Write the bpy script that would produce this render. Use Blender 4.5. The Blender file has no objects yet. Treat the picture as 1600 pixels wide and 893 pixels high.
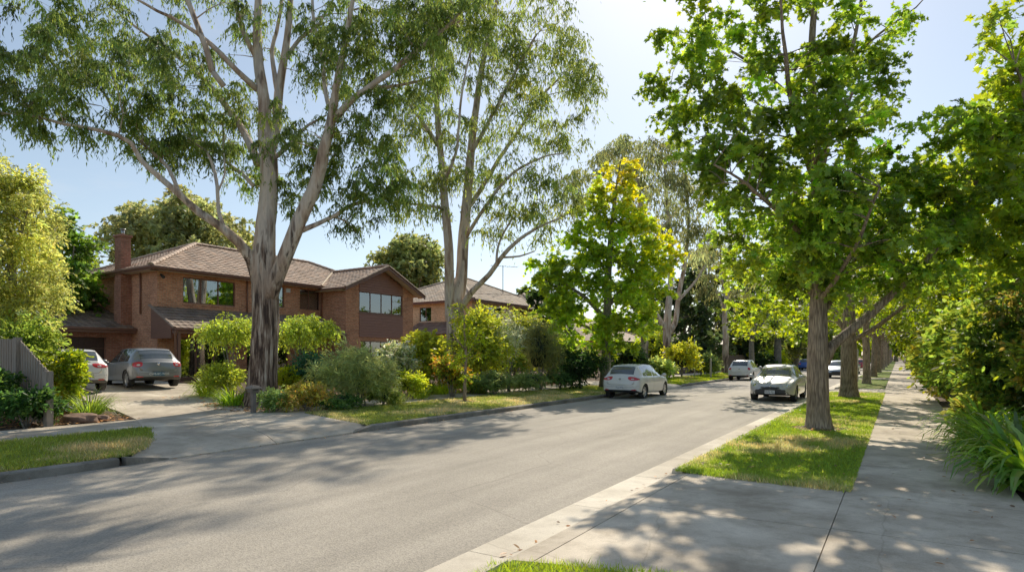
import bpy, bmesh, math, random
import numpy as np
from mathutils import Vector, Matrix
PI = math.pi
sc = bpy.context.scene
COL = sc.collection
# ------------------------------------------------------------------ survey of the place
F, CX, HY, EYE = 930.0, 800.0, 556.0, 1.85
YAW = math.atan(603/930.0)
SN, CS = math.sin(YAW), math.cos(YAW)
def P(px, py, d):
    l = (px-CX)/F*d
    return np.array([-SN*d+CS*l, CS*d+SN*l, EYE+(HY-py)/F*d])
KL = -10.95   # far kerb face
KR = -3.40    # near edge of asphalt
HX = [-400, -60, -30, -25, -17.3, -16.2, -14.4, -11.15, -11.0, -3.4, -2.9, -0.56, 1.25, 2.0, 400]
HZ = [1.4, 1.0, .74, .60, .27, .24, .20, .13, 0, 0, .10, .12, .13, .13, .13]
def hgt(x): return float(np.interp(x, HX, HZ))

# ------------------------------------------------------------------ helpers
def tag(o, label=None, cat=None, group=None, kind=None):
    if label: o['label'] = label
    if cat: o['category'] = cat
    if group: o['group'] = group
    if kind: o['kind'] = kind
    return o
def empty(name, loc=(0,0,0), rz=0, **k):
    o = bpy.data.objects.new(name, None); COL.objects.link(o)
    o.location = [float(a) for a in loc]; o.rotation_euler = (0, 0, rz); o.empty_display_size = .2
    return tag(o, **k)
def np_obj(name, V, loops, totals, mats, parent=None, col=None, midx=None, smooth=False, uvbox=False, loc=None):
    V = np.asarray(V, np.float32); loops = np.asarray(loops, np.int32); totals = np.asarray(totals, np.int32)
    me = bpy.data.meshes.new(name)
    me.vertices.add(len(V)); me.vertices.foreach_set('co', V.ravel())
    me.loops.add(len(loops)); me.loops.foreach_set('vertex_index', loops)
    me.polygons.add(len(totals))
    starts = np.concatenate([[0], np.cumsum(totals)[:-1]]).astype(np.int32)
    me.polygons.foreach_set('loop_start', starts)
    if midx is not None: me.polygons.foreach_set('material_index', np.asarray(midx, np.int32))
    me.polygons.foreach_set('use_smooth', np.full(len(totals), smooth))
    me.update(calc_edges=True)
    me.validate()
    if col is not None:
        a = me.color_attributes.new('Col', 'FLOAT_COLOR', 'CORNER')
        c = np.ones((len(totals), 4), np.float32); c[:, :3] = col
        a.data.foreach_set('color', np.repeat(c, totals, axis=0).ravel())
    if uvbox:
        nrm = np.empty(len(totals)*3, np.float32); me.polygons.foreach_get('normal', nrm); nrm = np.abs(nrm.reshape(-1, 3))
        ax = np.argmax(nrm*np.array([1.01, 1, 1.0]), axis=1)
        ax = np.repeat(ax, totals); co = V[loops]
        uv = np.empty((len(loops), 2), np.float32)
        uv[:, 0] = np.where(ax == 0, co[:, 1], co[:, 0]); uv[:, 1] = np.where(ax == 2, co[:, 1], co[:, 2])
        l = me.uv_layers.new(name='UV'); l.data.foreach_set('uv', uv.ravel())
    for m in (mats if isinstance(mats, (list, tuple)) else [mats]): me.materials.append(m)
    o = bpy.data.objects.new(name, me); COL.objects.link(o)
    if parent is not None: o.parent = parent
    if loc is not None: o.location = loc
    return o
class MB:
    def __init__(s): s.v = []; s.f = []; s.m = []; s.c = []
    def poly(s, pts, m=0, c=(1,1,1)):
        n = len(s.v); s.v += [tuple(map(float, p)) for p in pts]; s.f.append(list(range(n, n+len(pts)))); s.m.append(m); s.c.append(c)
    def box(s, a, b, m=0, c=(1,1,1), xf=None):
        x0,y0,z0 = a; x1,y1,z1 = b
        v = [(x0,y0,z0),(x1,y0,z0),(x1,y1,z0),(x0,y1,z0),(x0,y0,z1),(x1,y0,z1),(x1,y1,z1),(x0,y1,z1)]
        if xf: v = [tuple(xf(Vector(p))) for p in v]
        n = len(s.v); s.v += v
        for q in [(0,3,2,1),(4,5,6,7),(0,1,5,4),(1,2,6,5),(2,3,7,6),(3,0,4,7)]:
            s.f.append([n+i for i in q]); s.m.append(m); s.c.append(c)
        return s
    def hexa(s, v, m=0, c=(1,1,1)):
        n = len(s.v); s.v += [tuple(map(float, p)) for p in v]
        for q in [(0,3,2,1),(4,5,6,7),(0,1,5,4),(1,2,6,5),(2,3,7,6),(3,0,4,7)]:
            s.f.append([n+i for i in q]); s.m.append(m); s.c.append(c)
        return s
    def grid(s, G, m=0, c=(1,1,1), closed=False):
        G = np.asarray(G, float); R, Cn = G.shape[:2]; n = len(s.v)
        s.v += [tuple(p) for p in G.reshape(-1, 3)]
        for i in range(R-1):
            for j in range(Cn if closed else Cn-1):
                k = (j+1) % Cn
                s.f.append([n+i*Cn+j, n+i*Cn+k, n+(i+1)*Cn+k, n+(i+1)*Cn+j]); s.m.append(m); s.c.append(c)
    def tube(s, pts, rad, sides=6, m=0, c=(1,1,1), cap=True, lump=0, rng=None):
        pts = np.asarray(pts, float); n = len(pts)
        rad = np.full(n, rad) if np.isscalar(rad) else np.asarray(rad, float)
        T = np.gradient(pts, axis=0); T /= np.linalg.norm(T, axis=1)[:, None]+1e-9
        u = np.cross(T[0], [0,0,1.0] if abs(T[0][2]) < .9 else [1.0,0,0]); u /= np.linalg.norm(u)
        an = np.arange(sides)*2*PI/sides; rings = []
        for i in range(n):
            u = u - T[i]*np.dot(u, T[i]); u /= np.linalg.norm(u)+1e-9; w = np.cross(T[i], u)
            r = rad[i]*np.ones(sides)
            if lump: r = r*(1+lump*(np.sin(an*3+i*.35+1)*.5+np.sin(an*5-i*.22)*.3+np.sin(an*2+i*.13)*.4+(rng.random(sides)-.5)*.25))
            rings.append(pts[i]+(np.cos(an)[:, None]*u+np.sin(an)[:, None]*w)*r[:, None])
        s.grid(rings, m, c, closed=True)
        if cap:
            b = len(s.v)-sides*n
            s.f.append([b+i for i in range(sides)][::-1]); s.m.append(m); s.c.append(c)
            b = len(s.v)-sides
            s.f.append([b+i for i in range(sides)]); s.m.append(m); s.c.append(c)
        return s
    def build(s, name, mats, parent=None, smooth=False, col=False, loc=None):
        V = np.array(s.v, np.float32)
        if parent is not None and getattr(s, 'world', True):
            V = V - np.array(root_loc(parent), np.float32)
        return np_obj(name, V, np.concatenate([np.array(f) for f in s.f]), [len(f) for f in s.f], mats, parent,
                      col=np.array(s.c) if col else None, midx=s.m, smooth=smooth, uvbox=True, loc=loc)
def root_loc(o):
    p = np.zeros(3)
    while o is not None:
        p += np.array(o.location); o = o.parent
    return p
def copy_tree(o, parent=None):
    c = o.copy(); COL.objects.link(c)
    if parent is not None: c.parent = parent
    for ch in [x for x in o.children]: copy_tree(ch, c)
    return c
def catmull(pts, step):
    pts = np.asarray(pts, float)
    p = np.vstack([2*pts[0]-pts[1], pts, 2*pts[-1]-pts[-2]]); out = []
    for i in range(1, len(p)-2):
        L = np.linalg.norm((p[i+1]-p[i])[:3]); n = max(1, int(L/step))
        for t in np.arange(n)/n:
            out.append(.5*((2*p[i])+(-p[i-1]+p[i+1])*t+(2*p[i-1]-5*p[i]+4*p[i+1]-p[i+2])*t*t+(-p[i-1]+3*p[i]-3*p[i+1]+p[i+2])*t**3))
    out.append(pts[-1]); return np.array(out)

# ------------------------------------------------------------------ materials
def newmat(name):
    m = bpy.data.materials.new(name); m.use_nodes = True
    nt = m.node_tree; b = nt.nodes['Principled BSDF']; return m, nt, b
def N(nt, t, **k):
    n = nt.nodes.new(t)
    for a, v in k.items():
        if a in n.inputs: n.inputs[a].default_value = v
        else: setattr(n, a, v)
    return n
def ramp(nt, src, stops):
    r = nt.nodes.new('ShaderNodeValToRGB'); e = r.color_ramp.elements
    while len(e) < len(stops): e.new(.5)
    for i, (p, c) in enumerate(stops): e[i].position = p; e[i].color = (*c, 1) if len(c) == 3 else c
    nt.links.new(src, r.inputs[0]); return r
def noise(nt, vec, scale, detail=6, rough=.6):
    n = N(nt, 'ShaderNodeTexNoise', Scale=scale, Detail=detail, Roughness=rough)
    if vec is not None: nt.links.new(vec, n.inputs['Vector'])
    return n
def mixc(nt, fac, a, b, mode='MIX'):
    m = nt.nodes.new('ShaderNodeMix'); m.data_type = 'RGBA'; m.blend_type = mode
    for s, v in ((0, fac), (6, a), (7, b)):
        if hasattr(v, 'links') or isinstance(v, bpy.types.NodeSocket): nt.links.new(v, m.inputs[s])
        elif s == 0: m.inputs[s].default_value = v
        else: m.inputs[s].default_value = (*v, 1)
    return m.outputs[2]
def coords(nt, kind='Object'):
    return nt.nodes.new('ShaderNodeTexCoord').outputs[kind] if kind != 'World' else nt.nodes.new('ShaderNodeNewGeometry').outputs['Position']
def bump(nt, b, h, s=.3, d=.02):
    n = N(nt, 'ShaderNodeBump', Strength=s, Distance=d); nt.links.new(h, n.inputs['Height']); nt.links.new(n.outputs[0], b.inputs['Normal']); return n
def simple(name, col, rough=.6, metal=0, var=.15, scale=6, bmp=0, coat=0, stretch=None):
    m, nt, b = newmat(name); v = coords(nt)
    if stretch:
        mp = N(nt, 'ShaderNodeMapping'); mp.inputs['Scale'].default_value = stretch; nt.links.new(v, mp.inputs[0]); v = mp.outputs[0]
    n = noise(nt, v, scale)
    r = ramp(nt, n.outputs[0], [(.3, [c*(1-var) for c in col]), (.7, [min(1, c*(1+var)) for c in col])])
    nt.links.new(r.outputs[0], b.inputs['Base Color']); b.inputs['Roughness'].default_value = rough; b.inputs['Metallic'].default_value = metal
    b.inputs['Coat Weight'].default_value = coat; b.inputs['Coat Roughness'].default_value = .05
    if bmp: bump(nt, b, n.outputs[0], bmp)
    return m
def leafmat(name, trans=.45, rough=.45, spec=.35):
    m, nt, b = newmat(name)
    a = N(nt, 'ShaderNodeAttribute'); a.attribute_name = 'Col'
    nt.links.new(a.outputs['Color'], b.inputs['Base Color']); b.inputs['Roughness'].default_value = rough
    b.inputs['Specular IOR Level'].default_value = spec
    t = N(nt, 'ShaderNodeBsdfTranslucent')
    hs = N(nt, 'ShaderNodeHueSaturation', Hue=.484, Saturation=1.14, Value=2.9); nt.links.new(a.outputs['Color'], hs.inputs['Color'])
    nt.links.new(hs.outputs[0], t.inputs[0])
    mx = N(nt, 'ShaderNodeMixShader'); mx.inputs[0].default_value = trans
    nt.links.new(b.outputs[0], mx.inputs[1]); nt.links.new(t.outputs[0], mx.inputs[2])
    nt.links.new(mx.outputs[0], nt.nodes['Material Output'].inputs[0]); return m
M = {}
M['leaf'] = leafmat('leaf', .55, .42, .35); M['strap'] = leafmat('strap leaf', .35, .22, .5)
M['leafgum'] = leafmat('gum leaf', .45, .5, .22)
M['grass'] = leafmat('grass blade', .4, .55, .2)
def m_asphalt():
    m, nt, b = newmat('asphalt'); v = coords(nt, 'World')
    big = noise(nt, v, .35, 5); fine = noise(nt, v, 90, 3, .7)
    mp = N(nt, 'ShaderNodeMapping'); mp.inputs['Scale'].default_value = (1.6, .12, 1); nt.links.new(v, mp.inputs[0])
    lane = noise(nt, mp.outputs[0], 1.0, 3)
    vo = N(nt, 'ShaderNodeTexVoronoi', Scale=70); nt.links.new(v, vo.inputs['Vector'])
    r = ramp(nt, big.outputs[0], [(.3, (.29,.262,.218)), (.7, (.39,.352,.295))])
    r2 = ramp(nt, lane.outputs[0], [(.3, (.80,.80,.80)), (.65, (1.08,1.08,1.08))])
    c = mixc(nt, 1, r.outputs[0], r2.outputs[0], 'MULTIPLY')
    r3 = ramp(nt, vo.outputs['Color'], [(.15, (.78,.78,.78)), (.5, (1,1,.99)), (.85, (1.18,1.17,1.14))])
    c = mixc(nt, 1, c, r3.outputs[0], 'MULTIPLY')
    vp = N(nt, 'ShaderNodeTexVoronoi', Scale=14); nt.links.new(v, vp.inputs['Vector'])
    r4 = ramp(nt, vp.outputs['Distance'], [(.04, (.35,.33,.31)), (.09, (1,1,1))])
    c = mixc(nt, .4, c, r4.outputs[0], 'MULTIPLY')
    # hairline cracks
    vd = noise(nt, v, 1.2, 4); vm = mixc(nt, .12, v, vd.outputs['Color'])
    vc = N(nt, 'ShaderNodeTexVoronoi', Scale=.33, feature='DISTANCE_TO_EDGE'); nt.links.new(vm, vc.inputs['Vector'])
    r5 = ramp(nt, vc.outputs['Distance'], [(.0015, (.5,.48,.46)), (.004, (1,1,1))])
    c = mixc(nt, .45, c, r5.outputs[0], 'MULTIPLY')
    nt.links.new(c, b.inputs['Base Color']); b.inputs['Roughness'].default_value = .82; b.inputs['Specular IOR Level'].default_value = .35
    bump(nt, b, vo.outputs['Distance'], .6, .006)
    return m
M['asphalt'] = m_asphalt()
def m_concrete(name, a, bcol, stain=.5):
    m, nt, b = newmat(name); v = coords(nt, 'World')
    big = noise(nt, v, .9, 8, .65); r = ramp(nt, big.outputs[0], [(.3, a), (.7, bcol)])
    st = noise(nt, v, 3.2, 6, .7); r2 = ramp(nt, st.outputs[0], [(.36, (.52,.49,.45)), (.54, (1,1,1))])
    c = mixc(nt, stain, r.outputs[0], r2.outputs[0], 'MULTIPLY')
    fi = noise(nt, v, 120, 3, .7); r3 = ramp(nt, fi.outputs[0], [(.3, (.72,.72,.71)), (.7, (1.2,1.2,1.19))])
    c = mixc(nt, .8, c, r3.outputs[0], 'MULTIPLY')
    at = N(nt, 'ShaderNodeAttribute'); at.attribute_name = 'Col'; c = mixc(nt, 1, c, at.outputs['Color'], 'MULTIPLY')
    vo = N(nt, 'ShaderNodeTexVoronoi', Scale=9); nt.links.new(v, vo.inputs['Vector'])
    r4 = ramp(nt, vo.outputs['Distance'], [(.03, (.35,.32,.28)), (.07, (1,1,1))]); c = mixc(nt, .5, c, r4.outputs[0], 'MULTIPLY')
    vd = noise(nt, v, 1.6, 5); vm = mixc(nt, .16, v, vd.outputs['Color'])
    vc = N(nt, 'ShaderNodeTexVoronoi', Scale=.42, feature='DISTANCE_TO_EDGE'); nt.links.new(vm, vc.inputs['Vector'])
    r5 = ramp(nt, vc.outputs['Distance'], [(.0012, (.35,.32,.28)), (.0035, (1,1,1))]); c = mixc(nt, .3, c, r5.outputs[0], 'MULTIPLY')
    so2 = noise(nt, v, .45, 3, .5); r6 = ramp(nt, so2.outputs[0], [(.38, (.74,.71,.67)), (.6, (1.06,1.05,1.03))]); c = mixc(nt, .9, c, r6.outputs[0], 'MULTIPLY')
    nt.links.new(c, b.inputs['Base Color']); b.inputs['Roughness'].default_value = .85; b.inputs['Specular IOR Level'].default_value = .3
    bump(nt, b, fi.outputs[0], .35, .004); return m
M['concrete'] = m_concrete('concrete', (.45,.39,.315), (.72,.64,.53))
M['concrete_light'] = m_concrete('gutter concrete', (.62,.565,.475), (.76,.70,.60), .3)
M['kerb'] = m_concrete('old kerb', (.19,.18,.16), (.32,.30,.27), .7)
def m_ground(name, cols, scale=1.5, fscale=40, bmp=.8):
    m, nt, b = newmat(name); v = coords(nt, 'World')
    n1 = noise(nt, v, scale, 6, .65); n2 = noise(nt, v, fscale, 4, .7)
    r = ramp(nt, n1.outputs[0], cols); r2 = ramp(nt, n2.outputs[0], [(.25, (.45,.45,.45)), (.75, (1.5,1.5,1.5))])
    c = mixc(nt, 1, r.outputs[0], r2.outputs[0], 'MULTIPLY'); nt.links.new(c, b.inputs['Base Color'])
    b.inputs['Roughness'].default_value = .95; b.inputs['Specular IOR Level'].default_value = .1; bump(nt, b, n2.outputs[0], bmp, .03); return m
M['soil'] = m_ground('mulch and soil', [(.3, (.06,.042,.03)), (.55, (.12,.085,.06)), (.75, (.19,.145,.10))], 2.2, 30)
M['turf'] = m_ground('turf', [(.32, (.10,.14,.03)), (.5, (.20,.21,.07)), (.68, (.36,.30,.14))], .9, 60)
M['turfgreen'] = m_ground('green turf', [(.32, (.09,.155,.025)), (.52, (.16,.21,.045)), (.72, (.34,.29,.13))], .8, 60)
def m_brick(name, c1, c2, mort, scale=1, soot=.4):
    m, nt, b = newmat(name); uv = nt.nodes.new('ShaderNodeUVMap').outputs[0]
    br = N(nt, 'ShaderNodeTexBrick', Scale=1.0); br.inputs['Color1'].default_value = (*c1, 1); br.inputs['Color2'].default_value = (*c2, 1)
    br.inputs['Mortar'].default_value = (*mort, 1); br.inputs['Mortar Size'].default_value = .011; br.inputs['Mortar Smooth'].default_value = .2
    br.inputs['Brick Width'].default_value = .24; br.inputs['Row Height'].default_value = .086; br.inputs['Bias'].default_value = 0.0
    nt.links.new(uv, br.inputs['Vector'])
    w = coords(nt, 'World'); n = noise(nt, w, 1.1, 6, .7); r = ramp(nt, n.outputs[0], [(.3, (.68,.66,.64)), (.7, (1.25,1.2,1.15))])
    c = mixc(nt, .9, br.outputs[0], r.outputs[0], 'MULTIPLY')
    n2 = noise(nt, uv, 9, 2, .7); r2 = ramp(nt, n2.outputs[0], [(.3, (.6,.6,.62)), (.7, (1.25,1.22,1.2))]); c = mixc(nt, .7, c, r2.outputs[0], 'MULTIPLY')
    nt.links.new(c, b.inputs['Base Color']); b.inputs['Roughness'].default_value = .9; bump(nt, b, br.outputs['Fac'], -.5, .012); return m
M['brick'] = m_brick('red brown brick', (.43,.155,.08), (.62,.265,.14), (.46,.34,.24))
M['brick2'] = m_brick('cream ochre brick', (.66,.45,.23), (.80,.58,.33), (.52,.44,.34))
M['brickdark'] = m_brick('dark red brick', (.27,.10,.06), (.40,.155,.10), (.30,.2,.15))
def m_tile(name, base):
    m, nt, b = newmat(name); at = N(nt, 'ShaderNodeAttribute'); at.attribute_name = 'Col'
    w = coords(nt, 'World'); n = noise(nt, w, 1.4, 7, .7); r = ramp(nt, n.outputs[0], [(.3, (.6,.58,.56)), (.7, (1.25,1.22,1.15))])
    c = mixc(nt, 1, at.outputs['Color'], r.outputs[0], 'MULTIPLY'); c = mixc(nt, 1, c, base, 'MULTIPLY')
    n2 = noise(nt, w, 14, 4, .7); r2 = ramp(nt, n2.outputs[0], [(.55, (0,0,0)), (.72, (1,1,1))]); c = mixc(nt, r2.outputs[0], c, (.30,.28,.22))
    c = mixc(nt, .0, c, c)
    nt.links.new(c, b.inputs['Base Color']); b.inputs['Roughness'].default_value = .75; return m
M['tile'] = m_tile('weathered terracotta tile', (.46,.33,.25))
M['tiledark'] = m_tile('dark roof tile', (.23,.165,.13))
M['tile2'] = m_tile('pale brown tile', (.52,.41,.31))
M['timber'] = simple('brown painted timber', (.17,.078,.052), .55, var=.2, scale=3, bmp=.1, stretch=(1,1,9))
M['clad'] = simple('stained weatherboard', (.26,.115,.078), .6, var=.25, scale=4, bmp=.1, stretch=(.6,.6,12))
M['soffit'] = simple('cream eaves lining', (.55,.45,.32), .8)
M['dark'] = simple('dark interior', (.012,.010,.009), .9)
M['interior'] = simple('room plaster', (.10,.085,.07), .9)
M['curtain'] = simple('cream curtain', (.55,.52,.45), .9, var=.2, scale=3, stretch=(14,14,.3))
M['blind'] = simple('pale blind', (.50,.50,.46), .8, var=.1)
M['door'] = simple('dark brown garage door', (.05,.022,.016), .5, var=.2, scale=5)
M['steel'] = simple('galvanised steel', (.35,.36,.36), .35, metal=.8)
M['greypaling'] = simple('weathered grey timber', (.25,.205,.16), .9, var=.35, scale=5, bmp=.4, stretch=(6,6,.6))
M['brownpaling'] = simple('brown paling timber', (.14,.09,.055), .9, var=.35, scale=5, bmp=.4, stretch=(6,6,.6))
M['letterbox'] = simple('weathered letterbox timber', (.15,.13,.115), .85, var=.3, scale=7, bmp=.3)
M['rock'] = simple('brown sandstone rock', (.20,.12,.08), .9, var=.35, scale=5, bmp=.7)
M['post'] = simple('pale painted post', (.42,.38,.32), .8, var=.2)
def m_glass():
    m, nt, b = newmat('window glass')
    tr = N(nt, 'ShaderNodeBsdfTransparent'); tr.inputs[0].default_value = (.62,.68,.66,1)
    gl = N(nt, 'ShaderNodeBsdfGlossy', Roughness=.015); gl.inputs[0].default_value = (.85,.9,.92,1)
    fr = N(nt, 'ShaderNodeFresnel', IOR=1.55); ad = N(nt, 'ShaderNodeMath', operation='MULTIPLY_ADD'); nt.links.new(fr.outputs[0], ad.inputs[0]); ad.inputs[1].default_value = 1.3; ad.inputs[2].default_value = .18
    mx = N(nt, 'ShaderNodeMixShader'); nt.links.new(ad.outputs[0], mx.inputs[0]); nt.links.new(tr.outputs[0], mx.inputs[1]); nt.links.new(gl.outputs[0], mx.inputs[2])
    nt.links.new(mx.outputs[0], nt.nodes['Material Output'].inputs[0]); return m
M['glass'] = m_glass()
def m_gum(name, tint=(1,1,1), rough_top=4.2, base=0.0):
    # smooth pale gum bark, dark fibrous stocking low on the trunk, peeling brown patches
    m, nt, b = newmat(name); v = coords(nt)
    mp = N(nt, 'ShaderNodeMapping'); mp.inputs['Scale'].default_value = (2.2, 2.2, .35); nt.links.new(v, mp.inputs[0])
    mp2 = N(nt, 'ShaderNodeMapping'); mp2.inputs['Scale'].default_value = (9, 9, .8); nt.links.new(v, mp2.inputs[0])
    n1 = noise(nt, mp.outputs[0], 1.3, 5, .6); n2 = noise(nt, mp2.outputs[0], 1.2, 5, .65)
    T = tint
    r1 = ramp(nt, n1.outputs[0], [(.34, (.22*T[0],.15*T[1],.11*T[2])), (.44, (.48*T[0],.38*T[1],.30*T[2])), (.52, (.66*T[0],.60*T[1],.52*T[2])), (.62, (.44*T[0],.41*T[1],.38*T[2])), (.7, (.56*T[0],.46*T[1],.37*T[2]))])
    r2 = ramp(nt, n2.outputs[0], [(.42, (.045,.028,.02)), (.49, (.15,.095,.065)), (.56, (.30,.22,.16)), (.64, (.46,.38,.30))])
    sp = N(nt, 'ShaderNodeSeparateXYZ'); nt.links.new(v, sp.inputs[0])
    a = N(nt, 'ShaderNodeMath', operation='MULTIPLY_ADD'); nt.links.new(n1.outputs[0], a.inputs[0]); a.inputs[1].default_value = -9.0; nt.links.new(sp.outputs[2], a.inputs[2])
    mr = N(nt, 'ShaderNodeMapRange'); nt.links.new(a.outputs[0], mr.inputs[0]); mr.inputs[1].default_value = rough_top-5.0; mr.inputs[2].default_value = rough_top-4.2; 
    c = mixc(nt, mr.outputs[0], r2.outputs[0], r1.outputs[0])
    mp3 = N(nt, 'ShaderNodeMapping'); mp3.inputs['Scale'].default_value = (5, 5, 1.1); nt.links.new(v, mp3.inputs[0])
    n3 = noise(nt, mp3.outputs[0], 1.0, 2, .5); r3 = ramp(nt, n3.outputs[0], [(.63, (0,0,0)), (.68, (.8,.8,.8))])
    c = mixc(nt, r3.outputs[0], c, (.13,.085,.06))
    nt.links.new(c, b.inputs['Base Color']); b.inputs['Roughness'].default_value = .8; b.inputs['Specular IOR Level'].default_value = .25
    bump(nt, b, n2.outputs[0], .6, .04); return m
M['gum'] = m_gum('gum bark', (.92,.84,.76), 4.5)
M['gumpale'] = m_gum('pale gum bark', (.90,.84,.77), 2.3)
def m_bark(name, a, c):
    m, nt, b = newmat(name); v = coords(nt)
    mp = N(nt, 'ShaderNodeMapping'); mp.inputs['Scale'].default_value = (11, 11, 1.5); nt.links.new(v, mp.inputs[0])
    n = noise(nt, mp.outputs[0], 1.6, 6, .7); dn = noise(nt, mp.outputs[0], .8, 3); vo = N(nt, 'ShaderNodeTexVoronoi', Scale=2.6, feature='F1'); nt.links.new(mixc(nt, .35, mp.outputs[0], dn.outputs['Color'], 'ADD'), vo.inputs['Vector'])
    mm = N(nt, 'ShaderNodeMath', operation='MULTIPLY'); nt.links.new(n.outputs[0], mm.inputs[0]); nt.links.new(vo.outputs['Distance'], mm.inputs[1])
    r = ramp(nt, mm.outputs[0], [(.10, c), (.42, a)]); n2 = noise(nt, v, 2, 4); r2 = ramp(nt, n2.outputs[0], [(.3, (.7,.7,.7)), (.7, (1.25,1.25,1.2))])
    cc = mixc(nt, 1, r.outputs[0], r2.outputs[0], 'MULTIPLY'); nt.links.new(cc, b.inputs['Base Color']); b.inputs['Roughness'].default_value = .9
    bump(nt, b, mm.outputs[0], 1.0, -.05); return m
M['bark'] = m_bark('brown ridged bark', (.15,.105,.072), (.40,.30,.21))
M['barkgrey'] = m_bark('grey bark', (.13,.115,.095), (.28,.25,.21))
def m_paint(name, col, metal=.0, rough=.35):
    m, nt, b = newmat(name); v = coords(nt, 'World'); n = noise(nt, v, 3, 5)
    r = ramp(nt, n.outputs[0], [(.3, [c*.9 for c in col]), (.7, col)]); nt.links.new(r.outputs[0], b.inputs['Base Color'])
    b.inputs['Metallic'].default_value = metal; b.inputs['Roughness'].default_value = rough; b.inputs['Coat Weight'].default_value = .8; b.inputs['Coat Roughness'].default_value = .06; return m
M['carglass'] = simple('tinted car glass', (.06,.07,.07), .08, var=.2, coat=1); M['carglass'].node_tree.nodes['Principled BSDF'].inputs['Specular IOR Level'].default_value = .9
M['rubber'] = simple('tyre rubber', (.02,.02,.02), .85)
M['alloy'] = simple('silver alloy', (.45,.46,.47), .3, metal=.7)
M['blackplastic'] = simple('black plastic', (.018,.018,.019), .5)
M['tail'] = simple('red tail lamp', (.50,.012,.012), .18, coat=.7, var=.3, scale=12)
M['lamp'] = simple('clear headlamp', (.60,.60,.57), .12, coat=.8, var=.35, scale=14)
M['chrome'] = simple('chrome', (.6,.6,.62), .12, metal=1)
M['platewhite'] = simple('white plate', (.62,.64,.66), .4, var=.05)
M['plateblue'] = simple('blue plate', (.03,.10,.17), .4, var=.05)
M['ink'] = simple('dark plate lettering', (.02,.03,.06), .5)
M['inkwhite'] = simple('white plate lettering', (.6,.65,.7), .5)
# ------------------------------------------------------------------ foliage
def unit(a): return a/(np.linalg.norm(a, axis=-1, keepdims=True)+1e-9)
T_MAPLE_V, T_MAPLE_F = [], []
def _tm():
    # palmate leaf: five pointed lobes, folded slightly along the midrib
    pts = [(0,0),(.10,.30),(.42,.34),(.26,.42),(.62,.60),(.40,.58),(1.0,0)]
    L = [(0,0,0),(.05,.26,.03),(-.08,.50,.05),(.25,.36,.04),(.52,.62,.08),(.52,.27,.03),(1.0,0,0)]
    Rr = [(x,-y,z) for x,y,z in L]
    return np.array(L+Rr[1:6], float)-[0.1,0,0], [[0,6,5,4,3,2,1],[0,7,8,9,10,11,6]]
T_MAPLE = _tm()
T_OVAL = (np.array([(0,0,0),(.35,.22,.05),(.75,.2,.04),(1,0,-.04),(.75,-.2,.04),(.35,-.22,.05)]), [[0,3,2,1],[0,5,4,3]])
T_LONG = (np.array([(0,0,0),(.4,.075,.02),(1,0,-.06),(.4,-.075,.02)]), [[0,1,2,3]])
T_LONGW = (np.array([(0,0,0),(.4,.13,.03),(1,0,-.08),(.4,-.13,.03)]), [[0,1,2,3]])
T_CLUMP = (np.array([(0,0,0),(.3,.3,.1),(.62,.16,0),(1,.25,-.1),(.8,-.1,0),(.7,-.4,.1),(.35,-.15,0)]), [[0,1,2,4],[2,3,4],[0,4,5,6]])
def leaf_cloud(name, tmpl, pos, axis, nrm, size, col, mat, parent, rng):
    tv, tf = tmpl; n = len(pos); k = len(tv)
    x = unit(axis); z = unit(nrm-x*np.sum(nrm*x, axis=1)[:, None]); y = np.cross(z, x)
    V = pos[:, None, :]+size[:, None, None]*(tv[None, :, 0:1]*x[:, None, :]+tv[None, :, 1:2]*y[:, None, :]+tv[None, :, 2:3]*z[:, None, :])
    V = V.reshape(-1, 3)
    fl = np.concatenate([np.array(f) for f in tf]); tt = np.array([len(f) for f in tf])
    loops = (np.arange(n)[:, None]*k+fl[None, :]).ravel(); tot = np.tile(tt, n)
    c = np.repeat(col, len(tf), axis=0)
    V = V-root_loc(parent) if parent is not None else V
    return np_obj(name, V, loops, tot, mat, parent, col=c)
def tint(rng, n, base, var=.22, warm=.12):
    base = np.asarray(base, float)
    k = np.exp(rng.normal(0, var, (n, 1))); w = rng.normal(0, warm, (n, 1))
    c = base*k*np.hstack([1+w, 1+w*.25, 1-w*.6]); return np.clip(c, .003, .9)
def clump_leaves(rng, C, R, nt, nl, size, kind, droop=.3, colfn=None, flat=.6):
    """twiglets radiating from each clump centre, leaves along each twiglet"""
    n = len(C); tot = n*nt
    d = unit(rng.normal(0, 1, (tot, 3))*[1, 1, flat]); c = np.repeat(C, nt, 0); r = np.repeat(R, nt)*rng.uniform(.6, 1.15, tot)
    t = np.linspace(.22, 1, nl)[None, :]+rng.uniform(-.05, .05, (tot, nl))
    pos = c[:, None]+d[:, None]*(t*r[:, None])[..., None]
    pos[..., 2] -= droop*(t**2)*r[:, None]
    tan = np.repeat(d[:, None], nl, 1).copy(); tan[..., 2] -= 2*droop*t
    pos = pos.reshape(-1, 3)+rng.normal(0, .035, (tot*nl, 3))*r.mean(); tan = unit(tan.reshape(-1, 3)); m = len(pos)
    if kind == 'gum':
        ax = unit(tan*.35+np.array([0, 0, -.9])+rng.normal(0, .38, (m, 3))); nr = rng.normal(0, 1, (m, 3))
    elif kind == 'flat':
        ax = unit(tan*.7+rng.normal(0, .6, (m, 3))+[0, 0, -.15]); nr = unit(np.array([0, 0, 1.0])+rng.normal(0, .55, (m, 3)))
    else:
        ax = unit(tan+rng.normal(0, .5, (m, 3))); nr = unit(rng.normal(0, 1, (m, 3))+[0, 0, .6])
    s = size*np.exp(rng.normal(0, .22, m))
    return pos, ax, nr, s, np.repeat(np.arange(n), nt*nl)
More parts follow.
